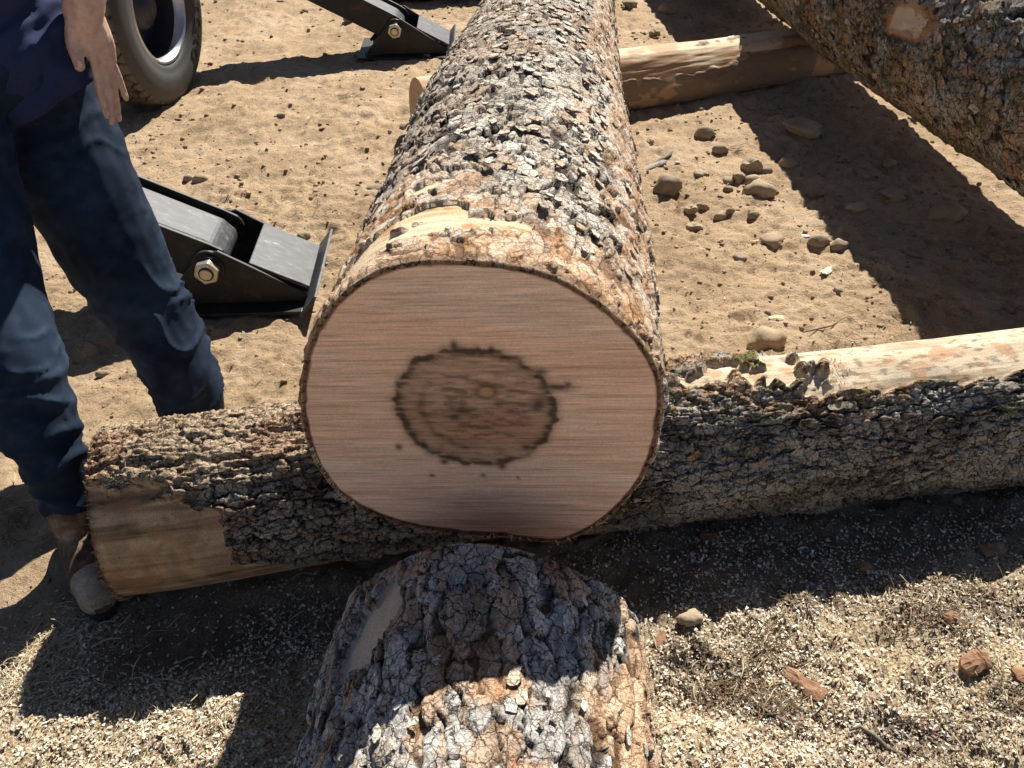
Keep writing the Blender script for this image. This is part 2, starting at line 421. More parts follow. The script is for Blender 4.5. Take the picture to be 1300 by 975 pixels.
def place_flakes(lg, parent, protos, mat, n_obj, n_stuff, pick, size, seed, name='bark_scale', lift=.008, tilt=.22):
    """n_obj single scales (those nearest the camera) and the rest joined into one part"""
    rg = random.Random(seed); L = []
    tries = 0
    while len(L) < n_obj+n_stuff and tries < 60000:
        tries += 1
        q = pick(rg)
        if q is None: continue
        a, th, k = q
        r = float(lg.prof(np.array(a), np.array(th)))
        p, nrm, t = lg.frame(a, th, r+lift*rg.uniform(.5, 1.3))
        L.append((((p-cam.location).length)/k, p, nrm, t, k))
    L.sort(key=lambda q: q[0])
    pm = proto_meshes(protos, mat, name)
    allv = []; allf = []; allc = []; off = 0
    for i, (_, p, nrm, t, k) in enumerate(L):
        ax = (lg.d*1.0+t*rg.uniform(-.5, .5)).normalized()
        zz = (nrm+ax*rg.uniform(-tilt, tilt)+t*rg.uniform(-tilt, tilt)).normalized()
        yy = zz.cross(ax).normalized(); xx = yy.cross(zz)
        s = size*k; th_ = .16*rg.uniform(.7, 1.4)*size/max(s, 1e-4)
        mt = Matrix((xx*s, yy*s, zz*size*.75*rg.uniform(.6, 1.4))).transposed().to_4x4(); mt.translation = p
        j = rg.randrange(len(protos))
        if i < n_obj:
            o = bpy.data.objects.new(name, pm[j*3+rg.randrange(3)]); COL.objects.link(o); o.parent = parent; o.matrix_world = mt
        else:
            v, f = protos[j]; m3 = np.array(mt.to_3x3())
            allv.append(v@m3.T+np.array(p)); allf += [tuple(x+off for x in ff) for ff in f]; off += len(v); q_ = float(np.clip((fbm(np.array(p.x*7.), np.array(p.y*7.), np.array(p.z*7.), 77, 3)-.3)*2.4+rg.uniform(-.12, .12), 0, .999))*len(mat)
            allc.append(flake_col(np.array(mat[int(q_)])*rg.uniform(.9, 1.1), len(v), len(v)//2))
    if allv:
        me = bpy.data.meshes.new(name+'s'); me.from_pydata(np.vstack(allv).tolist(), [], allf)
        cc_ = np.full((len(me.vertices), 4), .7, np.float32); cc_[:, :3] = np.vstack(allc); me.color_attributes.new('col', 'FLOAT_COLOR', 'POINT').data.foreach_set('color', cc_.ravel())
        o = link(name+'s', me, M['bark'], parent, False); o['kind'] = 'stuff'

# ---- the large sawn log
FACE_Y = 1.19
OUT = [(380,480),(378,520),(386,570),(400,602),(430,638),(470,658),(520,671),(580,677),(640,678),(715,682),(760,658),(800,620),(825,578),(838,525),(838,470),(815,430),(780,393),(740,366),(700,346),(650,336),(580,332),(520,336),(480,347),(440,372),(410,405),(390,440)]
fp = [Y(a, b, FACE_Y) for a, b in OUT]
cx = -.045; cz = sum(p.z for p in fp)/len(fp)
AZ = R(3.8)
A1 = Vector((cx, FACE_Y, cz))
B1 = A1+Vector((math.sin(AZ), math.cos(AZ), -.012))*7.0
fth = np.array([math.atan2(p.x-cx, p.z-cz) for p in fp]); frr = np.array([math.hypot(p.x-cx, p.z-cz) for p in fp])
o_ = np.argsort(fth); fth = fth[o_]; frr = frr[o_]
fth3 = np.concatenate([fth-2*math.pi, fth, fth+2*math.pi]); frr3 = np.concatenate([frr]*3)
BARK_T = .012
def prof1(S, T):
    Tm = (T+math.pi) % (2*math.pi)-math.pi
    base = np.interp(Tm, fth3, frr3)-BARK_T*.2
    rr = .314-.004*S-.030*sst(1.0, 2.6, S)-.018*sst(.9, 2.2, S)*sst(0, -1.2, Tm)+.016*np.exp(-((S-2.3)/.5)**2)*sst(.3, 1.2, Tm)+.018*np.exp(-((S-3.1)/.35)**2)*sst(.5, 1.3, np.abs(Tm))+.010*np.sin(S*2.1+Tm)
    k = sst(.0, .75, S)
    return base*(1-k)+rr*k
LG1 = Log(A1, B1, prof1)
log1 = empty('sawn_log', (A1.x, A1.y, 0))
tag(log1, 'largest log, scaly grey bark, broad sawn end with dark heart stain facing the viewer', 'log')
log1_inv = Vector((-A1.x, -A1.y, 0))
def base_parent(o, e):      # keep world coordinates when hanging a part on an empty placed elsewhere
    o.parent = e; o.matrix_parent_inverse = Matrix.Translation(-Vector(e.location))
def fn1(S, T, P):
    r = .32; z = 0*S; Tm = (T+math.pi) % (2*math.pi)-math.pi; tv = Tm*r
    h, col, low = scaly(S, Tm, r, 100, cs=.078, ct=.052, amp=.0145, inner_amt=.35)
    # orange, finely flaked strip along the right flank, and orange round the cut
    n1 = fbm(S*4, tv*6, z, 301, 4)-.5; n2 = fbm(S*13, tv*16, z, 302, 4)-.5
    strip = sst(.62, .78, Tm+.8*n1+.5*n2)*sst(1.5, 1.2, Tm+.6*n1)*sst(3.4, 2.6, S)
    near = sst(.40, .2, S+.26*n1+.3*n2+.30*np.clip(Tm, 0, 2)-.10*sst(0, -.6, Tm)+.10*sst(-.9, -1.3, Tm))
    band = np.exp(-((S-2.15+.5*n1)/.14)**2)*.8
    org = np.clip(strip*.80+near+band*sst(-1.2, -.2, Tm+n2), 0, 1)
    org = org*sst(.30, .48, fbm(S*22, tv*30, z, 303, 4)+.22*org)
    oc = np.array((.60, .385, .235))+np.array((.34, .32, .27))*(fbm(S*30, tv*40, z, 304, 4)[..., None]-.5)*2
    h = h*(1-.45*org)+org*(.006*(fbm(S*14, tv*90, z, 305, 4)))
    col = col*(1-org[..., None])+oc*org[..., None]
    gs = sst(.50, .58, fbm(S*26, tv*30, z, 320, 3))*sst(.0, .12, S)*.8
    col = mixc(col, (.70, .63, .53), gs*org)
    col = mixc(col, (.15, .08, .045), low*org*.8)
    # bare cream wood rubbed off near the cut, two streaks running round the trunk
    q = S+.06*(fbm(tv*9, S*3, z, 306, 3)-.5)+.10*np.clip(-Tm-.25, 0, 1)*0
    e1 = np.exp(-((q-(.085+.05*sst(-.9, .1, Tm)))/.030)**2)*sst(-1.25, -.85, Tm)*sst(.40, .05, Tm)
    e2 = np.exp(-((q-(.185-.05*sst(-.3, -1., Tm)))/.034)**2)*sst(-1.05, -.7, Tm)*sst(-.05, -.25, Tm)
    e3 = np.exp(-((q-.29)/.028)**2)*sst(-.62, -.5, Tm)*sst(-.28, -.4, Tm)
    cr = sst(.43, .51, np.clip(e1+e2+e3, 0, 1.2)+.5*(fbm(S*40, tv*9, z, 307, 4)-.5))
    cc = np.array((.70, .55, .36))+np.array((.30, .34, .34))*(fbm(S*70, tv*9, z, 308, 3)[..., None]-.55)
    cc = cc*(1-.5*sst(.58, .68, fbm(S*50, tv*25, z, 311, 3))[..., None]*np.array((.4, .8, 1.)))
    h = h*(1-cr)+cr*(-.004+.004*fbm(S*80, tv*10, z, 309, 3))
    col = col*(1-cr[..., None])+cc*cr[..., None]
    # faint violet marking paint high on the trunk
    pp = np.exp(-((S-2.55)/.09)**2)*np.exp(-((Tm+.15)/.42)**2)*sst(.5, .6, fbm(S*20, tv*20, z, 310, 3))
    col = mixc(col, (.36, .27, .45), pp*.75)
    h = h*sst(0., .02, S)
    return h, np.concatenate([col, ((1-cr)*(1-.5*org))[..., None]], -1)
th1 = theta_samples(.0070, -1.9, 1.9)
ss1 = s_samples(3.4, .0029, 1.0042); ss1 = np.concatenate([ss1, np.arange(ss1[-1]+.02, LG1.L, .03)])
tr = build_trunk('trunk', LG1, ss1, th1, fn1, M['bark'], None); base_parent(tr, log1)
def pick1(rg):
    a = rg.uniform(.04, 3.5); th = rg.uniform(-1.75, 1.75)
    if abs(th) > 1.9: return None
    if a < .34 and th < .15+rg.uniform(-.1, .15): return None
    if a < .10: return None
    if .7 < th < 1.35 and a < 3 and rg.random() < .8: return None
    return a, th, rg.uniform(.38, 1.0)+(.5*rg.random()**3)
def flakes_on(lgx, e, *a, **k):
    before = set(COL.objects)
    place_flakes(lgx, None, *a, **k)
    for o in COL.objects:
        if o not in before: base_parent(o, e)
flakes_on(LG1, log1, FL, PALS['main'], 300, 900, pick1, .0150, 21, tilt=.14, lift=.014)

# sawn face: wood disc + ring of cut bark
def face_disc(name, lg, rin_fn, mat, parent, nr=70, nt=420, off=0., bulge=0.):
    rr = np.linspace(0, 1, nr)**.85; tt = np.linspace(0, 2*math.pi, nt, endpoint=False)
    Rr, T = np.meshgrid(rr, tt, indexing='ij')
    rad = rin_fn(T)*Rr
    P = lg.pt(0*Rr+off, T, rad)
    co = P.reshape(-1, 3)
    lx = (np.sin(T)*rad); lz = (np.cos(T)*rad)
    return co, gridq(nr, nt, True)[:, ::-1], lx, lz, T, rad
rin1 = lambda T: prof1(0*T, T)-.005-.003*vn(np.cos(T)*6, np.sin(T)*6, 0*T, 5)
co, q, lx, lz, T, rad = face_disc('cut_face', LG1, rin1, None, None, 112, 640, 0.)
z0 = 0*lx
def ip(px, py): p = Y(px, py, FACE_Y); return p.x-cx, p.z-cz
def blob(px, py, rx, ry, k=2.):
    a, b = ip(px, py); return np.exp(-(((lx-a)/rx)**2+((lz-b)/ry)**2)**(k/2))
sx, sz = ip(598, 520)
ang = np.arctan2(lz-sz, lx-sx)
er = np.hypot((lx-sx-.006)/.158, (lz-sz)/.152)
wob = .16*(fbm(np.cos(ang)*1.6, np.sin(ang)*1.6, z0, 61, 4)-.5)+.09*(fbm(np.cos(ang)*9, np.sin(ang)*9, er*2, 62, 4)-.5)
e2 = er+wob
grit = fbm(lx*45, lz*150, z0, 69, 4)
ring = np.exp(-((e2-.90)/np.where(e2 > .9, .026, .075))**2)*(.45+1.0*(fbm(lx*40, lz*40, z0, 63, 3)-.3)+1.3*(grit-.45))+.35*sst(.9, .4, e2)*sst(.5, .7, grit)
ring2 = np.exp(-((er+wob*.7-.62)/.05)**2)*.35*sst(.2, -.8, np.cos(ang-.6))
heart = sst(1.04, .86, e2)
spk = 0*lx
for (a, b, ra_, rb_) in [(573,442,.012,.022),(706,488,.046,.016),(722,484,.016,.014),(626,445,.008,.014),(503,492,.010,.016),(508,572,.012,.014),(547,606,.009,.007),(612,603,.010,.010),(655,604,.005,.006),(640,590,.012,.016),(565,588,.014,.012),(535,568,.012,.016),(670,565,.012,.010),(590,522,.026,.018),(578,530,.022,.014),(680,510,.022,.03),(690,470,.02,.012)]:
    spk = np.maximum(spk, blob(a+3*math.sin(a), b, ra_*.62, rb_*.62))
spk = np.clip(spk*(.6+.8*fbm(lx*50, lz*60, z0, 64, 3)), 0, 1)
lite = blob(617, 498, .013, .009, 4)
litering = np.clip(blob(617, 498, .024, .016, 4)-lite, 0, 1)
c = np.zeros(lx.shape+(3,), np.float32)+np.array((.78, .52, .37), np.float32)
gr = fbm(lx*2.2, lz*34+lx*3.0, z0, 65, 4)-.5
c = c*(1+.25*gr[..., None])
band = sst(.5, .72, fbm(lx*1.6, lz*15+lx*1.8, z0, 66, 3))
c = mixc(c, (.80, .63, .50), band*.45)
c = mixc(c, (.225, .14, .09), heart*(.58+.6*(grit-.5)))
redd = blob(640, 540, .09, .06)*.5+blob(560, 545, .07, .05)*.3
c = mixc(c, (.30, .13, .065), np.clip(redd*heart, 0, 1))
c = mixc(c, (.045, .034, .024), np.clip(ring*1.2+ring2*1.2, 0, .86))
c = mixc(c, (.045, .035, .028), np.clip(spk*.85, 0, .9))
c = mixc(c, (.06, .03, .015), litering*.8); c = mixc(c, (.46, .31, .12), lite)
edge = sst(.984, .994, rad/np.maximum(rin1(T), 1e-3)+.012*(vn(np.cos(T)*20, np.sin(T)*20, 0*T, 67)-.5))
c = mixc(c, (.16, .075, .04), edge*.85)
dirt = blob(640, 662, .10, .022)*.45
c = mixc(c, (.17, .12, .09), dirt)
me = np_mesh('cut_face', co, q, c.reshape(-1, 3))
m, n, bs = new_mat('sawn_wood'); a = n.nodes.new('ShaderNodeVertexColor'); a.layer_name = 'col'
p0 = pos(n); mo = n.nodes.new('ShaderNodeMapping'); mo.inputs['Location'].default_value = (.01371, .00353, .00717); mo.inputs['Rotation'].default_value = (R(.7), 0, R(.9)); n.links.new(p0, mo.inputs[0]); p = mo.outputs[0]
mp = n.nodes.new('ShaderNodeMapping'); mp.inputs['Rotation'].default_value = (0, R(3.5), 0); n.links.new(p, mp.inputs[0])
mp2 = n.nodes.new('ShaderNodeMapping'); mp2.inputs['Scale'].default_value = (3.3, 3.3, 115); n.links.new(mp.outputs[0], mp2.inputs[0])
mp3 = n.nodes.new('ShaderNodeMapping'); mp3.inputs['Scale'].default_value = (3, 3, 60); n.links.new(mp.outputs[0], mp3.inputs[0])
mp4 = n.nodes.new('ShaderNodeMapping'); mp4.inputs['Scale'].default_value = (9, 9, 270); n.links.new(mp.outputs[0], mp4.inputs[0]); s4 = noise(n, mp4.outputs[0], 1.0, 4, .7)
s1 = noise(n, mp2.outputs[0], 1.5, 5, .65); s2 = noise(n, mp3.outputs[0], 1.2, 5, .7); s3 = noise(n, p, 230, 5, .75)
v = mul(n, a.outputs[0], ramp(n, s1, [(.28, (.72, .68, .65)), (.5, (1, 1, 1)), (.74, (1.18, 1.18, 1.2))]), .7)
v = mul(n, v, ramp(n, s2, [(.3, (.82, .78, .76)), (.5, (1, 1, 1)), (.7, (1.14, 1.16, 1.19))]), .8)
v = mul(n, v, ramp(n, s3, [(.3, (.72,)*3), (.7, (1.2,)*3)]), .6)
v = mul(n, v, ramp(n, s4, [(.3, (.62, .57, .54)), (.5, (1, 1, 1)), (.72, (1.24, 1.24, 1.26))]), .8)
n.links.new(v, bs.inputs['Base Color']); bs.inputs['Roughness'].default_value = .8; bs.inputs['Specular IOR Level'].default_value = .2
b1 = bump(n, bs, s1, .35, .0012); bump(n, bs, s3, .4, .0010, b1)
M['sawn'] = m
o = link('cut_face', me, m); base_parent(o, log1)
# cut bark ring: between the wood and the scaly outside, slightly ragged
tt = np.linspace(0, 2*math.pi, 700, endpoint=False)
rr0 = rin1(tt)-.001; rr1 = prof1(0*tt, tt)+.001
jj = .010*(fbm(np.cos(tt)*14, np.sin(tt)*14, 0*tt, 6, 4)-.5)
P = np.stack([LG1.pt(0*tt-.0012, tt, rr0), LG1.pt(-.002-.25*np.abs(jj), tt, (rr0+rr1)/2), LG1.pt(jj*.5-.001, tt, rr1+jj*.3), LG1.pt(.02+0*tt, tt, rr1+.0)], 0)
cc = np.zeros(P.shape[:2]+(3,))+np.array((.24, .13, .075)); cc[2:] = (.46, .32, .21)
cc *= (1+.7*(vn(np.cos(tt)*30, np.sin(tt)*30, 0*tt, 8)-.5))[None, :, None]
me = np_mesh('bark_ring', P.reshape(-1, 3), gridq(4, 700, True), cc.reshape(-1, 3))
o = link('bark_ring', me, M['bark']); base_parent(o, log1)
# torn fibres hanging at the lower rim
bm = bmesh.new()
rg = random.Random(4)
def fibre(bm, p, d, l, w_):
    d = Vector(d).normalized(); sdv = d.orthogonal().normalized()*w_
    k = Vector((rg.uniform(-.3, .3), rg.uniform(-.3, .3), rg.uniform(-.3, .3)))*l
    a = [bm.verts.new(p-sdv), bm.verts.new(p+sdv)]; b = [bm.verts.new(p+d*l*.5+k*.3-sdv*.7), bm.verts.new(p+d*l*.5+k*.3+sdv*.7)]
    c = bm.verts.new(p+d*l+k)
    bm.faces.new((a[0], a[1], b[1], b[0])); bm.faces.new((b[0], b[1], c))
for i in range(60):
    t_ = rg.uniform(-2.35, -1.9) if i < 46 else rg.uniform(2.4, 3.3)
    r_ = float(prof1(np.array(0.), np.array(t_)))
    p, nr_, tg = LG1.frame(-.002, t_, r_-.008)
    fibre(bm, p, nr_+Vector((rg.uniform(-.6, .9), -.2, -.3)), rg.uniform(.005, .016), .0011)
me = bpy.data.meshes.new('torn_fibres'); bm.to_mesh(me); bm.free()
M['straw'] = flat_mat('pale_fibre', (.6, .47, .3), .8, 0, .3, 50)
o = link('torn_fibres', me, M['straw'], None, False); o['kind'] = 'stuff'; base_parent(o, log1)

# ---- front bolster log the big log rests on
rb0 = .188
A2 = Vector((-.925, 1.38, rb0-.010)); dir2 = Vector((1.57, .285, .012)).normalized(); B2 = A2+dir2*2.6
def prof2(S, T):
    Tm = (T+math.pi) % (2*math.pi)-math.pi
    return .178+.009*S+.009*np.sin(S*2.3+1.2*Tm)+.012*np.cos(2*Tm+.5)-.035*sst(.55, .4, S)*sst(.9, 2.6, Tm)*0+.012*np.exp(-((S-.15)/.3)**2)
LG2 = Log(A2, B2, prof2)
# theta positive = w side = d x up ; d=+x -> w = -y : towards the camera
log2 = empty('bolster_log', (A2.x, A2.y, 0))
tag(log2, 'furrowed log lying crosswise under the big sawn log, its left end bare wood', 'log')
def fn2(S, T, P):
    r = .185; z = 0*S; Tm = (T+math.pi) % (2*math.pi)-math.pi; tv = Tm*r
    h, col = ridged(S, Tm, r, 500)
    big = fbm(S*2.2, tv*5, z, 530, 4)-.5; n2 = fbm(S*18, tv*22, z, 531, 4)-.5
    # paler, tan weathered bark on the top of the left part
    tl = sst(.9, .6, S+.4*big)*sst(.75, .45, Tm+.5*big)
    col = mixc(col, (.50, .37, .25), tl*.7); h = h+tl*.010*(1-np.abs(2*fbm(S*9, tv*60, z, 532, 4)-1)*2)
    red = sst(.52, .62, fbm(S*4, tv*8, z, 533, 4))*.5
    col = mixc(col, (.30, .14, .07), red*sst(.9, .5, S+.5*big+.2))
    lg_ = sst(.48, .60, fbm(S*3.4, tv*11, z, 534, 4))*sst(1.0, 1.5, S)*.75
    col = mixc(col, (.42, .40, .36), lg_*(.4+.6*sst(.35, .6, fbm(S*30, tv*50, z, 540, 3))))
    # bare wood: top of the right part
    fr_ = sst(.95, 1.2, S+.5*big+.5*n2)*sst(.62, .45, Tm+.35*big+.5*n2)
    frc = np.array((.40, .26, .16))+np.array((.3, .28, .24))*(fbm(S*35, tv*50, z, 541, 3)[..., None]-.5)*1.6
    fr_ = fr_*sst(.42, .5, fbm(S*16, tv*30, z, 542, 3))*.85
    col = col*(1-fr_[..., None])+frc*fr_[..., None]
    b1_ = sst(1.50, 1.56, S+.6*big+.6*n2)*sst(.42, .36, Tm+.40*big+.35*n2-.10*sst(1.8, 2.6, S))
    b2_ = sst(.235, .222, S+.75*big+.30*n2-.045*(Tm-1.2))*sst(.54, .62, Tm+1.1*big+.5*n2)
    b3_ = sst(1.93, 1.97, Tm+.22*big+.1*n2+.35*sst(.5, .25, S))*sst(1.25, .9, S)
    bare = np.clip(b1_+b2_+b3_, 0, 1)
    wc = np.array((.64, .51, .36))+np.array((.22, .22, .18))*(fbm(S*4, tv*60, z, 535, 4)[..., None]-.5)*1.6
    wc = wc*(1-.5*sst(.60, .70, fbm(S*40, tv*70, z, 543, 3))[..., None])*(1-.25*sst(.5, .7, fbm(S*5, tv*20, z, 544, 3))[..., None])
    wc2 = np.array((.50, .33, .19))+np.array((.16, .13, .09))*(fbm(S*3.5, tv*75, z, 536, 4)[..., None]-.5)*3.4
    k = np.clip(b2_+b3_, 0, 1)[..., None]; wcc = wc*(1-k)+wc2*k
    stain = np.clip(sst(.48, .66, fbm(S*3.5, tv*40, z, 537, 4))+sst(.5, .62, fbm(S*16, tv*9, z, 545, 4))*.6, 0, 1.5)
    wcc = wcc*(1-.45*stain[..., None]*k)
    col = col*(1-bare[..., None])+wcc*bare[..., None]
    sp_ = sst(.60, .66, fbm(S*22, tv*30, z, 546, 3))*bare*.6
    wcc = wcc*(1-sp_[..., None])+np.array((.42, .23, .12))*sp_[..., None]
    col = col*(1-bare[..., None])+wcc*bare[..., None]
    h = h*(1-bare)+bare*(-.010+.005*(fbm(S*4, tv*55, z, 538, 4)-.5))
    # moss
    ms = sst(.60, .68, fbm(S*9, tv*14, z, 539, 4))*sst(.85, 1.1, S)*(1-bare)*sst(.9, .2, Tm)
    col = mixc(col, (.12, .13, .035), ms*.8); h = h+ms*.003*vn(S*300, tv*300, z, 7)
    return h, np.concatenate([col, ((1-bare)*(1-.5*ms))[..., None]], -1)
th2 = theta_samples(.0115, -1.3, 2.75, .06)
ss2 = s_samples(LG2.L, .0046, 1.0008)
tr = build_trunk('trunk', LG2, ss2, th2, fn2, M['bark'], None); base_parent(tr, log2)
rin2 = lambda T: prof2(0*T, T)-.004
co, q, lx, lz, T, rad = face_disc('cut_end', LG2, rin2, None, None, 26, 160, 0.)
c = np.zeros(lx.shape+(3,))+np.array((.42, .26, .14)); c = c*(1+.3*np.sin(rad*300)[..., None]*.3)
co = co+(np.array(LG2.d)[None, :]*(.012*(fbm(lx*30, lz*30, 0*lx, 5, 4)-.5)).reshape(-1, 1))
o = link('cut_end', np_mesh('cut_end', co, q, c.reshape(-1, 3)), M['wood']); base_parent(o, log2)
bm = bmesh.new()
for i in range(170):
    t_ = rg.uniform(-.3, 2.9); r_ = float(prof2(np.array(0.), np.array(t_)))
    p, nr_, tg = LG2.frame(rg.uniform(-.002, .012), t_, r_-.006+rg.uniform(0, .004))
    fibre(bm, p, -LG2.d*1.2+nr_*rg.uniform(-.2, .5)+tg*rg.uniform(-.4, .4), rg.uniform(.004, .013), .0012)
me = bpy.data.meshes.new('frayed_edge'); bm.to_mesh(me); bm.free()
M['fray'] = flat_mat('frayed_bark_fibre', (.32, .2, .12), .85, 0, .4, 50)
o = link('frayed_edge', me, M['fray'], None, False); o['kind'] = 'stuff'; base_parent(o, log2)
def pick2(rg):
    a = rg.uniform(.12, 2.9); th = rg.uniform(-.9, 1.9)
    if a < .42 and th > .3: return None
    if a > 1.05 and th < .55: return None
    if th > 1.5 and a < 1: return None
    return a, th, rg.uniform(.5, 1.15)
flakes_on(LG2, log2, FLe, PALS['bolster'], 140, 260, pick2, .013, 22, tilt=.14, lift=.010)

# ---- cut-off section lying in the foreground
A3 = Vector((-.052, 1.05, .198)); B3 = A3+Vector((-.045, -1.0, .0)).normalized()*1.25
# seen along d (towards the camera) theta positive = w = d x up = -x : left in the picture
def prof3(S, T):
    Tm = (T+math.pi) % (2*math.pi)-math.pi
    return .305*.268/np.sqrt((.305*np.cos(Tm))**2+(.268*np.sin(Tm))**2)*(1-.045*np.sin(2*Tm)**2-.035*np.exp(-((Tm-.9)/.45)**2))+.005*np.sin(3*Tm+S*2)+.014*S-.008*np.exp(-(S/.04)**2)
LG3 = Log(A3, B3, prof3)
log3 = empty('log_section', (A3.x, A3.y, 0))
tag(log3, 'cut-off log section in the foreground below the sawn end, grey bark half in shadow', 'log section')
def fn3(S, T, P):
    r = .30; z = 0*S; Tm = (T+math.pi) % (2*math.pi)-math.pi; tv = Tm*r
    h, col, low = scaly(S, Tm, r, 700, cs=.105, ct=.048, amp=.014, g0=(.38, .36, .335), g1=(.88, .85, .79), inner=(.62, .38, .21), inner_amt=.45)
    n1 = fbm(S*4, tv*8, z, 711, 4)-.5; n2 = fbm(S*14, tv*20, z, 712, 4)-.5
    rib = np.abs(fbm(S*2.5, tv*13, z, 713, 3)-.5)*2
    h = h-.010*sst(.25, 0, rib)
    org = sst(.15, .3, n1*1.0+.5*n2+.16*sst(.2, -.2, Tm)+.16*np.exp(-((Tm-.8)/.25)**2)*sst(.3, .1, S)+.22*np.exp(-((Tm+.35)/.16)**2)*sst(.3, .42, S))
    oc = np.array((.62, .39, .225))+np.array((.34, .3, .22))*(fbm(S*9, tv*50, z, 714, 4)[..., None]-.5)*2
    col = col*(1-.85*org[..., None])+.85*oc*org[..., None]; h = h*(1-.35*org)
    col = mixc(col, (.13, .07, .04), low*org*.85)
    a_, b_ = S-.135, Tm-.80
    sc_ = sst(.92, .86, np.hypot((a_-.22*b_)/.065, (b_+.1*a_)/.26)+1.6*n2+.6*n1)
    h = h*(1-sc_)-.008*sc_
    cc = np.array((.70, .55, .41))+np.array((.15, .13, .1))*(fbm(S*9, tv*60, z, 715, 4)[..., None]-.5)*1.5
    col = col*(1-sc_[..., None])+cc*sc_[..., None]
    h = h*sst(0, .012, S)
    return h, np.concatenate([col, ((1-sc_)*(1-.35*org))[..., None]], -1)
th3 = theta_samples(.0074, -1.6, 1.75)
ss3 = s_samples(LG3.L, .0032, 1.0015)
tr = build_trunk('trunk', LG3, ss3, th3, fn3, M['bark'], None); base_parent(tr, log3)
rin3 = lambda T: prof3(0*T, T)-.003
co, q, lx, lz, T, rad = face_disc('cut_end', LG3, rin3, None, None, 30, 200, 0.)
c = np.zeros(lx.shape+(3,))+np.array((.48, .30, .18))
c = mixc(c, (.2, .1, .05), sst(.13, .1, rad)*.7)
o = link('cut_end', np_mesh('cut_end', co, q, c.reshape(-1, 3)), M['sawn']); base_parent(o, log3)
def pick3(rg):
    a = rg.uniform(.05, .95); th = rg.uniform(-1.6, 1.6)
    if math.hypot((a-.13)/.11, (th-.8)/.36) < 1: return None
    if -.5 < th < -.2 and a > .35: return None
    return a, th, rg.uniform(.5, 1.25)
flakes_on(LG3, log3, FL+FLe, PALS['section'], 110, 0, pick3, .010, 23, tilt=.10, lift=.014)

# ---- peeled bolster further back
A4 = Vector((-.455, 4.08, .140)); B4 = Vector((2.6, 5.54, .085))
def prof4(S, T):
    return .150+.008*np.sin(S*2.7+T)+.012*np.cos(2*T+S)-.0+.012*(S/3)
LG4 = Log(A4, B4, prof4)
log4 = empty('peeled_log', (A4.x, A4.y, 0))
tag(log4, 'pale peeled log lying crosswise on the dirt far behind, under the mossy log', 'log')
def fn4(S, T, P):
    r = .15; z = 0*S; Tm = (T+math.pi) % (2*math.pi)-math.pi; tv = Tm*r
    n1 = fbm(S*3, tv*9, z, 801, 4)-.5
    h = .010*(fbm(S*3, tv*16, z, 802, 4)-.5)
    col = np.array((.66, .50, .32))+np.array((.2, .2, .16))*(fbm(S*3, tv*40, z, 803, 4)[..., None]-.5)*1.3
    org = sst(.45, .62, fbm(S*5, tv*14, z, 804, 4)+.15*sst(.3, 1.2, Tm))
    col = mixc(col, (.40, .21, .10), org*.75)
    bk = sst(.10, .18, n1+.6*(fbm(S*14, tv*25, z, 806, 3)-.5)+.42*sst(.55, 1.4, Tm)-.10)*sst(.45, .8, S)
    col = mixc(col, (.19, .14, .095), bk*.85); h = h+bk*(.007+.014*(fbm(S*20, tv*30, z, 805, 4)-.5))+.006*(fbm(S*5, tv*50, z, 807, 3)-.5)
    return h, col
tr = build_trunk('trunk', LG4, s_samples(LG4.L, .011, 1.0), theta_samples(.032, -1.5, 2.6, .1), fn4, M['wood'], None); base_parent(tr, log4)
co, q, lx, lz, T, rad = face_disc('cut_end', LG4, lambda T: prof4(0*T, T)+.003, None, None, 24, 120, 0.)
c = np.zeros(lx.shape+(3,))+np.array((.50, .34, .20)); c = c*(1+.25*(fbm(lx*6, lz*40, 0*lx, 4, 3)[..., None]-.5))
o = link('cut_end', np_mesh('cut_end', co, q, c.reshape(-1, 3)), M['wood']); base_parent(o, log4)

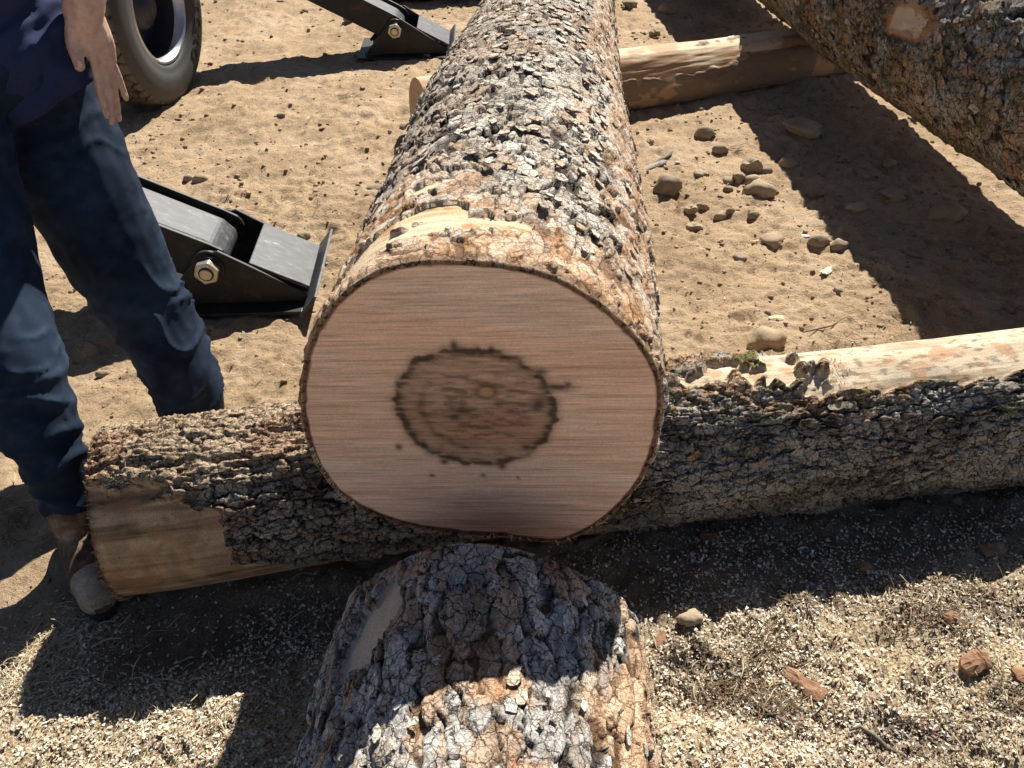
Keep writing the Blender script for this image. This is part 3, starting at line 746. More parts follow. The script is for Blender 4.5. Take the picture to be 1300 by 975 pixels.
# ---- mossy log at the upper right
AZ5 = R(-7.0)
C5 = Vector((1.99, 3.0, .631)); d5 = Vector((-.098, 1, -.018)).normalized()
A5 = C5-d5*1.05; B5 = C5+d5*5.0
def prof5(S, T):
    Tm = (T+math.pi) % (2*math.pi)-math.pi
    return .368-.002*S+.012*np.sin(S*1.9+Tm*1.3)+.010*np.cos(3*Tm+S*.8)
LG5 = Log(A5, B5, prof5)
log5 = empty('mossy_log', (A5.x, A5.y, 0))
tag(log5, 'rough log with moss, grey lichen and an orange bark scar, at the upper right', 'log')
def fn5(S, T, P):
    r = .37; z = 0*S; Tm = (T+math.pi) % (2*math.pi)-math.pi; tv = Tm*r
    h, col, low = scaly(S, Tm, r, 900, cs=.10, ct=.055, amp=.016, g0=(.18, .16, .125), g1=(.62, .58, .49), inner=(.52, .30, .16), inner_amt=.5, lo=(.045, .031, .021))
    n1 = fbm(S*4, tv*6, z, 911, 4)-.5; n2 = fbm(S*16, tv*16, z, 912, 4)-.5
    ln = sst(.55, .64, fbm(S*9, tv*9, z, 913, 4))*sst(.5, .56, fbm(S*60, tv*60, z, 914, 2))
    col = mixc(col, (.42, .45, .43), ln*.8); h = h+ln*.003
    ms = sst(.57, .65, fbm(S*6, tv*8, z, 915, 4))
    col = mixc(col, (.15, .14, .05), ms*.6); h = h+ms*.006*vn(S*170, tv*170, z, 9)
    tp = sst(-.35, -.1, Tm+.3*n1)*sst(.5, .6, fbm(S*4+3, tv*4, z, 916, 3)+.1)
    col = mixc(col, (.40, .28, .17), tp*.6)
    # scar
    p = P-np.array(SC5)
    a_ = (S-SCs+.05+.25*(Tm-SCt))/.17; b_ = (Tm-SCt)/.17
    s1_ = sst(1.08, 1.02, np.hypot(a_, b_)+1.3*n2); s2_ = sst(.85, .8, np.hypot((a_-.15)*1.15, b_*1.35)+1.6*n2+.4*n1)
    oc_ = np.array((.44, .25, .13))+np.array((.5, .36, .22))*(fbm(S*14, tv*55, z, 918, 4)[..., None]-.5)
    col = col*(1-s1_[..., None])+np.clip(oc_, .02, 1)*s1_[..., None]; h = h+s1_*.010*(fbm(S*12, tv*45, z, 919, 3)-.5); h = h*(1-s1_)-.006*s1_
    cc = np.array((.66, .52, .36))+np.array((.4, .38, .32))*(fbm(S*12, tv*50, z, 917, 3)[..., None]-.5)
    col = col*(1-s2_[..., None])+cc*s2_[..., None]; h = h-.005*s2_
    return h, np.concatenate([col, (1-s1_)[..., None]], -1)
# find where the line of sight to the scar meets the log
SC5 = None; best = None
for k in range(200):
    pass
rr_ = ray(1142, 25).normalized()
for k in range(4000):
    p = cam.location+rr_*(1.5+k*.001); v = p-LG5.A; a = v.dot(LG5.d); o2 = v-LG5.d*a
    if o2.length < .378: SC5 = p; SCs = a; SCt = math.atan2(o2.dot(LG5.w), o2.dot(LG5.u)); break
if SC5 is None: SC5 = C5; SCs = 3.; SCt = -1.
tr = build_trunk('trunk', LG5, s_samples(LG5.L, .0075, 1.0006), theta_samples(.0160, -2.4, .8, .08), fn5, M['bark'], None); base_parent(tr, log5)
def pick5(rg):
    a = rg.uniform(.1, 4.4); th = rg.uniform(-2.3, .8)
    if math.hypot((a-SCs)/.22, (th-SCt)/.36) < 1: return None
    return a, th, rg.uniform(.55, 1.35)
flakes_on(LG5, log5, FL+FLe, PALS['mossy'], 220, 700, pick5, .016, 25, tilt=.32, lift=.018)
co, q, lx, lz, T, rad = face_disc('cut_end', LG5, lambda T: prof5(0*T, T), None, None, 16, 90, 0.)
c = np.zeros(lx.shape+(3,))+np.array((.45, .29, .17))
o = link('cut_end', np_mesh('cut_end', co, q, c.reshape(-1, 3)), M['wood']); base_parent(o, log5)

# ---- dark timber at the very top
A6 = Vector((-1.0, 6.72, .12)); B6 = Vector((1.6, 7.25, .14))
LG6 = Log(A6, B6, lambda S, T: .13+.006*np.sin(S*3+T))
log6 = empty('dark_log', (A6.x, A6.y, 0))
tag(log6, 'dark brown log at the top edge, behind the farther steel foot', 'log')
def fn6(S, T, P):
    h, col = ridged(S, T, .13, 1200, g0=(.07, .035, .022), g1=(.17, .09, .06)); return h*.6, col
tr = build_trunk('trunk', LG6, s_samples(LG6.L, .02, 1.), theta_samples(.05, -1.6, 2.6, .2), fn6, M['bark'], None); base_parent(tr, log6)
co, q, lx, lz, T, rad = face_disc('cut_end', LG6, lambda T: .135+0*T, None, None, 10, 50, 0.)
o = link('cut_end', np_mesh('cut_end', co, q, np.zeros((len(co), 3))+np.array((.3, .18, .1))), M['wood']); base_parent(o, log6)

# ------------------------------------------------------------------ steel stabiliser feet
def prism(name, outline, y0, y1, mat, parent, bev=.003):
    """outline in x,z extruded from y0 to y1"""
    bm = bmesh.new()
    a = [bm.verts.new((x, y0, z)) for x, z in outline]; b = [bm.verts.new((x, y1, z)) for x, z in outline]
    bm.faces.new(a); bm.faces.new(b[::-1]); n_ = len(a)
    for i in range(n_): bm.faces.new((a[i], b[i], b[(i+1) % n_], a[(i+1) % n_]))
    bmesh.ops.recalc_face_normals(bm, faces=bm.faces)
    if bev: bmesh.ops.bevel(bm, geom=[e for e in bm.edges], offset=bev, segments=2, affect='EDGES', profile=.5)
    me = bpy.data.meshes.new(name); bm.to_mesh(me); bm.free()
    return link(name, me, mat, parent, False)
def disc_y(name, x, z, y0, y1, r, n_, mat, parent, rot=0., bev=.003):
    return prism(name, [(x+r*math.cos(rot+2*math.pi*k/n_), z+r*math.sin(rot+2*math.pi*k/n_)) for k in range(n_)], y0, y1, mat, parent, bev)
def stabiliser(loc, rz, label):
    e = empty('stabiliser_foot', loc, rz); tag(e, label, 'steel foot', 'steel stabiliser feet of the trailer')
    W = .155                       # half width between the gussets
    pv = (0, .165)                 # pivot
    def gus():
        o = [(-.20, .02), (.31, .02), (.315, .05), (.04, .225)]
        o += [(pv[0]+.062*math.cos(a), pv[1]+.062*math.sin(a)) for a in np.linspace(1.15, 3.0, 8)]
        return o
    prism('gusset', gus(), -W-.007, -W+.007, M['steel'], e); prism('gusset', gus(), W-.007, W+.007, M['steel'], e)
    prism('base_plate', [(-.24, .004), (.30, .004), (.30, .018), (-.24, .018)], -W-.07, W+.05, M['steel'], e)
    prism('front_lip', [(.300, .0), (.362, .082), (.354, .086), (.292, .008)], -W-.085, W+.10, M['worn'], e, .001)
    # sloping top plate between the gussets
    prism('top_plate', [(.125, .158), (.318, .060), (.325, .072), (.132, .172)], -W+.008, W-.008, M['worn'], e)
    # arm : box beam with two flanges, rising 28 degrees to the left
    A = R(180-27)
    ca, sa = math.cos(A), math.sin(A)
    def loc2(u, v): return (pv[0]+u*ca-v*sa*-1*-1, pv[1]+u*sa+v*ca*-1) if False else (pv[0]+u*ca+v*sa, pv[1]+u*sa-v*ca)
    L_ = 1.45
    prism('arm_beam', [loc2(.03, -.055), loc2(L_, -.055), loc2(L_, .052), loc2(.02, .052), loc2(-.035, .03), loc2(-.05, 0), loc2(-.03, -.04)], -W+.055, W-.055, M['worn'], e, .012)
    fl = [loc2(L_, -.085), loc2(L_, .068), loc2(.03, .068)]+[loc2(.068*math.cos(a), .068*math.sin(a)) for a in np.linspace(1.9, 4.2, 9)]+[loc2(.06, -.085)]
    prism('arm_flange', fl, -W+.022, -W+.036, M['steel'], e); prism('arm_flange', fl, W-.036, W-.022, M['steel'], e)
    disc_y('washer', pv[0], pv[1], -W-.014, -W-.007, .052, 28, M['dark_steel'], e, 0, .001)
    disc_y('washer', pv[0], pv[1], -W-.020, -W-.014, .047, 28, M['steel'], e, 0, .001)
    nut = disc_y('hex_nut', pv[0], pv[1], -W-.052, -W-.020, .044, 6, M['nut'], e, R(12), .005)
    b = disc_y('bolt_end', pv[0], pv[1], -W-.060, -W-.050, .021, 24, M['nut'], nut, 0, .003)
    disc_y('thread_ring', pv[0], pv[1], -W-.0535, -W-.051, .026, 24, M['dark_steel'], nut, 0, .0)
    return e
F1_ = Z(262, 347, .165)
stabiliser((F1_.x, F1_.y+.175, ground_h(-1., 2.7)+.0), R(3), 'nearer black steel foot with a large hex nut, right behind the legs of the person')
F2_ = Z(500, 38, .165)
stabiliser((F2_.x, F2_.y+.175, float(ground_h(-.7, 5.5))), R(2), 'farther black steel foot with hex nut, standing near the top edge')

# ------------------------------------------------------------------ trailer wheel and frame
def lathe(name, prof, n_, mat, parent, cols=None, disp=None):
    """prof: (axial, radius); axis = local x"""
    pr = np.array(prof); a = np.linspace(0, 2*math.pi, n_, endpoint=False)
    X = np.repeat(pr[:, :1], n_, 1); Rr = np.repeat(pr[:, 1:], n_, 1); Aa = np.repeat(a[None], len(pr), 0)
    if disp: dR, C = disp(X, Rr, Aa); Rr = Rr+dR
    else: C = None
    co = np.stack([X, Rr*np.sin(Aa), Rr*np.cos(Aa)], -1).reshape(-1, 3)
    me = np_mesh(name, co, gridq(len(pr), n_, True), None if C is None else C.reshape(-1, 3))
    return link(name, me, mat, parent)
TR = .49
wheel = empty('trailer', (-1.955, 4.70, float(ground_h(-1.95, 4.7))-.012), R(-7))
tag(wheel, 'trailer seen by its black truck tyre with dusty tread and silver rim, top left', 'trailer')
def lift(o): o.location.z += TR; return o
tp = [(-.135, .30), (-.145, .34), (-.148, .40), (-.138, .45)]
tp += [(x, .49-.012*(x/.115)**2*abs(x/.115)) for x in np.linspace(-.118, .118, 70)]
tp += [(.126, .466), (.138, .452), (.145, .43), (.148, .40), (.149, .37), (.146, .335), (.143, .332), (.140, .305), (.132, .288), (.120, .280), (.105, .276)]
def tdisp(X, Rr, A):
    arc = A*.49
    F1, F2, rr_, dx, dy = voro(X/.056+.5+0*A, (A/(2*math.pi))*52, 55)
    # periodic seam lies hidden at the top
    tread = (np.abs(X) < .119)
    g = sst(.04, .20, F2-F1)
    dR = np.where(tread, (g-1)*.010, 0)
    dust = fbm(X*14, A*6, 0*X, 56, 4)
    C = np.zeros(X.shape+(3,))+np.array((.028, .027, .027))
    C = C*(1+.5*(dust[..., None]-.5))
    C = mixc(C, (.15, .12, .085), np.where(tread, g*(.55+.6*dust), .10*dust)*1.0)
    C = mixc(C, (.075, .073, .072), np.where((~tread) & (X > 0), .75+.25*dust, 0))
    return dR, C
M['rubber'] = vcol_mat('tyre_rubber', .6, .25, 90, .0008, .4)
tyre = lift(lathe('tyre', tp, 620, M['rubber'], wheel, disp=tdisp))
rim = lift(lathe('rim', [(.118, .282), (.128, .279), (.131, .270), (.122, .262), (.075, .252)], 96, M['rim'], wheel))
lift(lathe('wheel_disc', [(.075, .252), (.0, .246), (-.03, .244), (-.07, .235), (-.085, .2), (-.085, .12), (-.05, .11), (-.048, .02), (-.048, .0)], 96, M['dark_steel'], wheel))  # dish interior coloured dark to stand for the shadow inside the rim
lift(lathe('hub', [(-.05, .12), (.03, .115), (.05, .10), (.055, .07), (.075, .065), (.08, 0)], 40, M['dark_steel'], wheel))
for k in range(10):
    a = 2*math.pi*k/10
    o = disc_y('wheel_nut', 0, 0, 0, .022, .014, 6, M['dark_steel'], wheel, 0, .002)
    o.rotation_euler = (0, 0, R(-90)); o.location = (-.083, .165*math.sin(a), TR+.165*math.cos(a))
def raised_text(word, a0, step, r_, size):
    for k, chx in enumerate(word):
        cu = bpy.data.curves.new('t', 'FONT'); cu.body = chx; cu.size = size; cu.extrude = .0015; cu.align_x = 'CENTER'; cu.align_y = 'CENTER'; cu.offset = .0012
        t = bpy.data.objects.new('t', cu); COL.objects.link(t)
        me = bpy.data.meshes.new_from_object(t.evaluated_get(bpy.context.evaluated_depsgraph_get()))
        bpy.data.objects.remove(t)
        me.materials.clear()
        o = link('raised_letter', me, M['letters'], tyre, False)
        a = a0+step*k       # angle from the top, clockwise as seen from +x
        out = Vector((0, math.sin(a), math.cos(a))); nrm = Vector((1, 0, 0)); rgt = out.cross(nrm)
        mt = Matrix((rgt, out, nrm)).transposed().to_4x4(); mt.translation = Vector((.1515, r_*math.sin(a), r_*math.cos(a)))
        o.matrix_local = mt
# seen from +x with z up, +y is on the right
raised_text('TOYO', R(103), R(13.5), .366, .092)
class _T: location = Vector((-2.35, 3.6, 0))
tf = None; TF = Vector((-2.35, 3.6, 0)); _new = set(COL.objects)
prism('chassis_beam', [(-.06, .86), (.06, .86), (.06, 1.02), (-.06, 1.02)], -1.6, 3.2, M['steel'], tf, .004)
prism('axle', [(.06, .46), (.36, .46), (.36, .54), (.06, .54)], 1.06, 1.14, M['steel'], tf, .01)
prism('axle_hanger', [(-.05, .46), (.05, .46), (.05, .87), (-.05, .87)], 1.0, 1.2, M['steel'], tf, .01)
fq = Y(76, 12, 4.0)-TF
fen = prism('grey_plate', [(fq.x-.06, fq.z-.03), (fq.x+.045, fq.z-.05), (fq.x-.005, fq.z+.25), (fq.x-.12, fq.z+.25)], fq.y-.01, fq.y+.01, M['fender'], tf, .003)
for k in range(3):
    q = prism('plate_rib', [(fq.x-.045+k*.028, fq.z-.035), (fq.x-.040+k*.028, fq.z-.036), (fq.x-.090+k*.028, fq.z+.24), (fq.x-.095+k*.028, fq.z+.24)], fq.y-.016, fq.y-.0105, M['dark_steel'], fen, 0)

for o in [o for o in COL.objects if o not in _new and o.parent is None]:
    o.location = TF; o.parent = wheel; o.matrix_parent_inverse = (Matrix.Translation(wheel.location) @ Matrix.Rotation(R(-7), 4, 'Z')).inverted()
# ------------------------------------------------------------------ the person
def tube_union(name, chains, voxel, mat, parent, smooth_it=6, disp=None, cols=None):
    """chains: list of [(point, radius, squash)]; lofted tubes merged by a voxel remesh into one surface"""
    bm = bmesh.new(); NS = 20
    for ch in chains:
        # resample with a Catmull-Rom spline
        P = [Vector(c[0]) for c in ch]; Rr = [c[1] for c in ch]
        pts = []; rad = []
        for i in range(len(P)-1):
            p0 = P[max(i-1, 0)]; p1 = P[i]; p2 = P[i+1]; p3 = P[min(i+2, len(P)-1)]
            m_ = 6
            for k in range(m_):
                t = k/m_
                pts.append(.5*((2*p1)+(p2-p0)*t+(2*p0-5*p1+4*p2-p3)*t*t+(3*p1-p0-3*p2+p3)*t**3)); s_ = t*t*(3-2*t); rad.append(Rr[i]*(1-s_)+Rr[i+1]*s_)
        pts.append(P[-1]); rad.append(Rr[-1])
        # rounded ends
        d0 = (pts[0]-pts[1]).normalized(); d1 = (pts[-1]-pts[-2]).normalized()
        pre = [(pts[0]+d0*rad[0]*math.sin(q), rad[0]*math.cos(q)) for q in (1.45, 1.1, .7, .35)]
        post = [(pts[-1]+d1*rad[-1]*math.sin(q), rad[-1]*math.cos(q)) for q in (.35, .7, 1.1, 1.45)]
        seq = pre+list(zip(pts, rad))+post
        rings = []; ref = Vector((0.3, -1, .1)).normalized()
        for i, (p, r_) in enumerate(seq):
            a = seq[max(i-1, 0)][0]; b = seq[min(i+1, len(seq)-1)][0]; t = (b-a).normalized()
            x = (ref-t*ref.dot(t)).normalized(); y = t.cross(x)
            rings.append([bm.verts.new(p+x*math.cos(2*math.pi*k/NS)*r_+y*math.sin(2*math.pi*k/NS)*r_) for k in range(NS)])
        for a, b in zip(rings, rings[1:]):
            for k in range(NS): bm.faces.new((a[k], a[(k+1) % NS], b[(k+1) % NS], b[k]))
        bm.faces.new(rings[0][::-1]); bm.faces.new(rings[-1])
    bmesh.ops.recalc_face_normals(bm, faces=bm.faces)
    me = bpy.data.meshes.new('t'); bm.to_mesh(me); bm.free()
    o = bpy.data.objects.new('t', me); COL.objects.link(o)
    md = o.modifiers.new('r', 'REMESH'); md.mode = 'VOXEL'; md.voxel_size = voxel
    ms = o.modifiers.new('s', 'SMOOTH'); ms.iterations = smooth_it; ms.factor = .5
    if voxel < .004: dm = o.modifiers.new('d', 'DECIMATE'); dm.ratio = .22
    me2 = bpy.data.meshes.new_from_object(o.evaluated_get(bpy.context.evaluated_depsgraph_get()))
    bpy.data.objects.remove(o); me2.name = name
    nv = len(me2.vertices); co = np.zeros(nv*3, np.float32); me2.vertices.foreach_get('co', co); co = co.reshape(-1, 3)
    no = np.zeros(nv*3, np.float32); me2.vertices.foreach_get('normal', no); no = no.reshape(-1, 3)
    if disp is not None:
        co2 = co+no*disp(co, no)[:, None]; me2.vertices.foreach_set('co', co2.astype(np.float32).ravel())
    if cols is not None:
        at = me2.color_attributes.new('col', 'FLOAT_COLOR', 'POINT'); c = np.ones((nv, 4), np.float32); c[:, :3] = cols(co, no); at.data.foreach_set('color', c.ravel())
    me2.materials.clear(); me2.update()
    ob = link(name, me2, mat, None); base_parent(ob, parent); return ob
def cloth(name, c0, c1, weave, rough=.85):
    m, n, b = new_mat(name); p = pos(n)
    a = n.nodes.new('ShaderNodeVertexColor'); a.layer_name = 'col'
    mp = n.nodes.new('ShaderNodeMapping'); mp.inputs['Rotation'].default_value = (R(35), R(35), 0); mp.inputs['Scale'].default_value = (1, 1, .12); n.links.new(p, mp.inputs[0])
    f = noise(n, mp.outputs[0], weave, 4, .8)
    v = mul(n, a.outputs[0], ramp(n, f, [(.3, (.55,)*3), (.7, (1.35,)*3)]), .8)
    n.links.new(v, b.inputs['Base Color']); b.inputs['Roughness'].default_value = rough; b.inputs['Specular IOR Level'].default_value = .15
    b.inputs['Sheen Weight'].default_value = .0
    bump(n, b, f, .5, .0008); return m
M['denim'] = cloth('blue_denim', 0, 0, 900); M['shirt'] = cloth('navy_cotton', 0, 0, 700)
def skin_mat():
    m, n, b = new_mat('skin'); p = pos(n)
    v = ramp(n, noise(n, p, 45, 5, .6), [(.3, (.52, .29, .21)), (.55, (.68, .43, .32)), (.75, (.76, .52, .40))])
    n.links.new(v, b.inputs['Base Color']); b.inputs['Roughness'].default_value = .5
    b.inputs['Subsurface Weight'].default_value = .08; b.inputs['Subsurface Radius'].default_value = (.012, .004, .002)
    wv = noise(n, p, 260, 5, .7); bump(n, b, wv, .35, .0012); return m
M['skin'] = skin_mat()
person = empty('person', (-1.1, 1.65, 0))
tag(person, 'person in navy shirt and blue jeans, bare hand at the thigh, left of the logs', 'person')
near = [(Y(-70, 170, 1.86), .135), (Y(-30, 320, 1.72), .125), (Y(8, 440, 1.57), .112), (Y(42, 525, 1.49), .098), (Y(66, 580, 1.45), .076), (Y(82, 622, 1.43), .056), (Y(90, 645, 1.42), .053), (Y(96, 664, 1.415), .055)]
far = [(Y(38, 105, 2.12), .145), (Y(85, 205, 2.08), .150), (Y(135, 300, 2.03), .140), (Y(172, 370, 1.99), .122), (Y(208, 430, 1.95), .110), (Y(236, 490, 1.89), .096), (Y(246, 545, 1.86), .082), (Y(250, 575, 1.85), .078)]
pel = (near[0][0]+far[0][0])/2+Vector((0, 0, .10))
crotch = (near[0][0]+far[0][0])/2
def folds(axA, axB, knee, amp):
    """creases: stronger behind and below the knee"""
    def f(co, no):
        x, y, z = co[:, 0], co[:, 1], co[:, 2]
        s = .5
        w_ = fbm(x*7, y*7, z*11, 401, 3)
        w2 = fbm(x*5+9, y*5, z*5, 404, 2)
        k1 = 1-np.abs(np.sin(z*44+16*w_+9*x+6*y))
        k1b = 1-np.abs(np.sin(z*30-14*w2-12*x-4*y))
        k2 = fbm(x*8, y*8, z*10, 402, 3)-.5
        zone = .10+1.0*np.exp(-((z-knee)/.14)**2)+1.1*np.exp(-((z-.20)/.12)**2)+.35*np.exp(-((z-.85)/.10)**2)
        m_ = sst(.35, .65, fbm(x*4, y*4, z*5, 403, 2))
        return amp*(zone*(k1**1.6*1.1*m_+k1b**1.6*1.0*(1-m_)-.4)+k2*1.9)
    return f
def den_col(co, no):
    x, y, z = co[:, 0], co[:, 1], co[:, 2]
    f = fbm(x*9, y*9, z*9, 411, 4); g = fbm(x*30, y*30, z*50, 412, 3)
    c = np.array((.0115, .021, .041))[None]*(1+.0*x[:, None])
    fade = sst(.42, .66, f)*.35+sst(.5, .7, g)*.22
    return c*(1-fade[:, None])+np.array((.05, .08, .13))*fade[:, None]
tube_union('jeans', [near, far, [(pel+Vector((-.06, -.03, .02)), .16), (pel+Vector((.05, .04, .0)), .16)]], .0085, M['denim'], person, 4, folds(0, 0, .42, .0105), den_col)
# jeans cuff hems
def ringband(name, c, axis, r_, h_, mat, par):
    t = Vector(axis).normalized(); x = t.orthogonal().normalized(); y = t.cross(x); bm = bmesh.new(); rr2 = []
    for (dz, dr) in ((-h_, -.004), (-h_, .002), (-h_*.5, .004), (0, .002), (0, -.004)):
        rr2.append([bm.verts.new(c+t*dz+(x*math.cos(k*math.pi/16)+y*math.sin(k*math.pi/16))*(r_+dr)) for k in range(32)])
    for a, b in zip(rr2, rr2[1:]):
        for k in range(32): bm.faces.new((a[k], a[(k+1) % 32], b[(k+1) % 32], b[k]))
    me = bpy.data.meshes.new(name); bm.to_mesh(me); bm.free()
    o = link(name, me, mat, None); base_parent(o, par); return o
# shirt
tx = Vector((-.03, .02, 0))
sh = [[(pel+Vector((-.10, -.03, .07)), .160), (pel+Vector((-.10, -.02, .16)), .175), (pel+Vector((-.10, .03, .36)), .185), (pel+Vector((-.09, .06, .54)), .17)],
      [(pel+Vector((.03, .05, .05)), .140), (pel+Vector((.02, .05, .16)), .168), (pel+Vector((.04, .08, .36)), .175), (pel+Vector((.05, .10, .54)), .15)],
      [(Y(50, 52, 2.07), .12), (Y(76, 92, 2.05), .092)], [(Y(14, 70, 2.0), .12), (Y(32, 112, 1.99), .10)],
      [(pel+Vector((.13, .13, .60)), .08), (pel+Vector((.23, .12, .45)), .075), (pel+Vector((.27, .08, .36)), .075)],
      [(pel+Vector((-.24, -.02, .60)), .08), (pel+Vector((-.34, -.06, .42)), .075), (pel+Vector((-.37, -.06, .33)), .072)],
      [(pel+Vector((-.2, .0, .62)), .08), (pel+Vector((.12, .12, .62)), .08)]]
def sh_f(co, no):
    x, y, z = co[:, 0], co[:, 1], co[:, 2]
    w_ = fbm(x*6, y*6, z*6, 421, 3)
    return .012*(np.abs(np.sin(z*38-x*26+8*w_))**1.6-.4)+.007*(fbm(x*14, y*14, z*18, 422, 3)-.5)
def sh_c(co, no):
    f = fbm(co[:, 0]*10, co[:, 1]*10, co[:, 2]*10, 423, 3)
    return np.array((.026, .036, .090))[None]*(.85+.4*f[:, None])
shirt = tube_union('shirt', sh, .010, M['shirt'], person, 4, sh_f, sh_c)
_a, _b = Y(121, 101, 2.03), Y(10, 160, 1.93)
_n = (_a-_b).cross(Vector((0, 1, .12))).normalized(); _n = -_n if _n.z > 0 else _n
bm = bmesh.new(); bm.from_mesh(shirt.data)
bmesh.ops.bisect_plane(bm, geom=bm.verts[:]+bm.edges[:]+bm.faces[:], plane_co=_a, plane_no=_n, clear_outer=True)
ed = [e for e in bm.edges if e.is_boundary]
ret = bmesh.ops.extrude_edge_only(bm, edges=ed)
cen = pel+Vector((-.02, 0, 0))
for v in [g_ for g_ in ret['geom'] if isinstance(g_, bmesh.types.BMVert)]: v.co += (cen-v.co)*Vector((.06, .06, 0))+Vector((0, 0, .004))
bm.to_mesh(shirt.data); bm.free(); shirt.data.polygons.foreach_set('use_smooth', np.ones(len(shirt.data.polygons), bool))
# body: head, neck, torso core, arms, hands with five fingers, legs - one surface
HY = 2.035
hand = []
def fpts(L_, r0, r1, y0=HY, y1=HY):
    n_ = len(L_); return [(Y(px, py, y0+(y1-y0)*k/(n_-1)), r0+(r1-r0)*k/(n_-1)) for k, (px, py) in enumerate(L_)]
elbow = Y(112, -90, 2.10)
hand.append([(elbow, .050), (Y(108, -30, 2.07), .050), (Y(106, 5, 2.05), .046), (Y(107, 25, 2.045), .042)])
hand.append(fpts([(103, 18), (112, 44), (119, 70)], .030, .0175, HY+.008, HY-.006))
hand.append(fpts([(110, 18), (119, 46), (127, 74)], .030, .0175, HY+.010, HY+.002))
hand.append(fpts([(115, 20), (127, 48), (134, 76)], .028, .0165, HY+.016, HY+.010))
hand.append(fpts([(120, 24), (133, 50), (140, 76)], .024, .0150, HY+.024, HY+.022))
hand.append(fpts([(120, 74), (124, 98), (129, 122), (136, 147)], .0125, .0092, HY-.010, HY-.030))
hand.append(fpts([(130, 78), (135, 102), (139, 127), (142, 155)], .0118, .0088, HY+.000, HY-.012))
hand.append(fpts([(137, 80), (143, 102), (147, 126), (150.5, 151)], .0110, .0084, HY+.014, HY+.010))
hand.append(fpts([(142, 78), (149, 94), (155, 110), (160, 125)], .0100, .0078, HY+.030, HY+.034))
hand.append(fpts([(97, 22), (94, 40), (94, 58), (98, 72), (101, 84)], .024, .0125, HY-.006, HY-.045))
# other arm, mostly outside the picture
oe = pel+Vector((-.42, -.08, .22)); ow = oe+Vector((.10, -.20, -.06))
hand.append([(pel+Vector((-.25, -.02, .60)), .06), (oe, .047), (ow, .034)])
hand.append([(ow, .034), (ow+Vector((.03, -.08, -.02)), .034)])
for k in range(4):
    b_ = ow+Vector((.015+.020*k, -.10-.0*k, -.03+.004*k)); hand.append([(b_, .011), (b_+Vector((.01, -.04, -.012)), .0105), (b_+Vector((.012, -.062, -.035)), .0095)])
hand.append([(ow+Vector((.04, -.03, -.01)), .014), (ow+Vector((.085, -.05, -.015)), .012), (ow+Vector((.10, -.08, -.03)), .011)])
hand.append([(pel+Vector((.14, .13, .60)), .06), (elbow, .05)])
nk = pel+Vector((-.03, .08, .68)); hd = nk+Vector((.05, -.09, .17))
hand.append([(pel+Vector((-.03, .0, .0)), .13), (pel+Vector((-.03, .03, .3)), .14), (pel+Vector((-.03, .06, .55)), .12), (nk, .065), (nk+Vector((.02, -.03, .08)), .062)])
hand.append([(hd+Vector((.0, .03, -.03)), .085), (hd+Vector((.0, .03, .05)), .097)])
hand.append([(hd+Vector((.02, -.03, -.075)), .052), (hd+Vector((.01, -.01, .0)), .078)])     # jaw
fw = Vector((.38, -.92, 0)).normalized(); rt = Vector((-fw.y, fw.x, 0))
hand.append([(hd+fw*.105+Vector((0, 0, .015)), .010), (hd+fw*.118+Vector((0, 0, -.02)), .015)])   # nose
for s_ in (-1, 1):
    hand.append([(hd+rt*s_*.098+Vector((0, .02, .02)), .014), (hd+rt*s_*.100+Vector((0, .02, -.02)), .011)])
    hand.append([(hd+fw*.075+rt*s_*.04+Vector((0, 0, .045)), .018), (hd+fw*.08+rt*s_*.02+Vector((0, 0, .045)), .018)])
hand.append([(hd+fw*.088+rt*.022+Vector((0, 0, -.055)), .009), (hd+fw*.088-rt*.022+Vector((0, 0, -.055)), .009)])
# legs inside the jeans
hand.append([(p, max(.03, r_*.7)) for p, r_ in near]); hand.append([(p, max(.03, r_*.7)) for p, r_ in far])
def hand_f(co, no):
    x, y, z = co[:, 0], co[:, 1], co[:, 2]
    m_ = (np.abs(x+.98) < .16) & (np.abs(y-2.03) < .12) & (z > .82) & (z < 1.15)
    # knuckle folds and tendons
    return np.where(m_, .0030*(fbm(x*70, y*70, z*30, 431, 3)-.5)+.0018*np.abs(np.sin(z*260+4*vn(x*40, y*40, z*40, 432)))*-.6, 0)
body = tube_union('body', hand, .0036, M['skin'], person, 2, hand_f)
# hair cap, eyes
M['hair'] = flat_mat('brown_hair', (.06, .035, .02), .6, 0, .4, 60)
tube_union('hair', [[(hd+Vector((-.01, .05, .03)), .092), (hd+Vector((-.005, .035, .085)), .082)]], .01, M['hair'], person, 3, lambda c, n_: .006*(fbm(c[:, 0]*60, c[:, 1]*60, c[:, 2]*20, 5, 3)-.5))
# fingernails on the visible hand
M['nail'] = flat_mat('fingernail', (.66, .44, .36), .3, 0, .1, 20)
for (px, py, yy, s_) in ((136, 144, HY-.038, .0062), (142, 152, HY-.020, .006), (150.5, 148, HY+.002, .0058), (159.5, 122, HY+.027, .0052), (101, 81, HY-.056, .0082)):
    c = Y(px, py, yy); bm = bmesh.new()
    bmesh.ops.create_uvsphere(bm, u_segments=12, v_segments=8, radius=1)
    for v in bm.verts: v.co = Vector((v.co.x*s_*.8, v.co.y*.002, v.co.z*s_*1.1))+c
    me = bpy.data.meshes.new('fingernail'); bm.to_mesh(me); bm.free(); o = link('fingernail', me, M['nail'], None); base_parent(o, person)
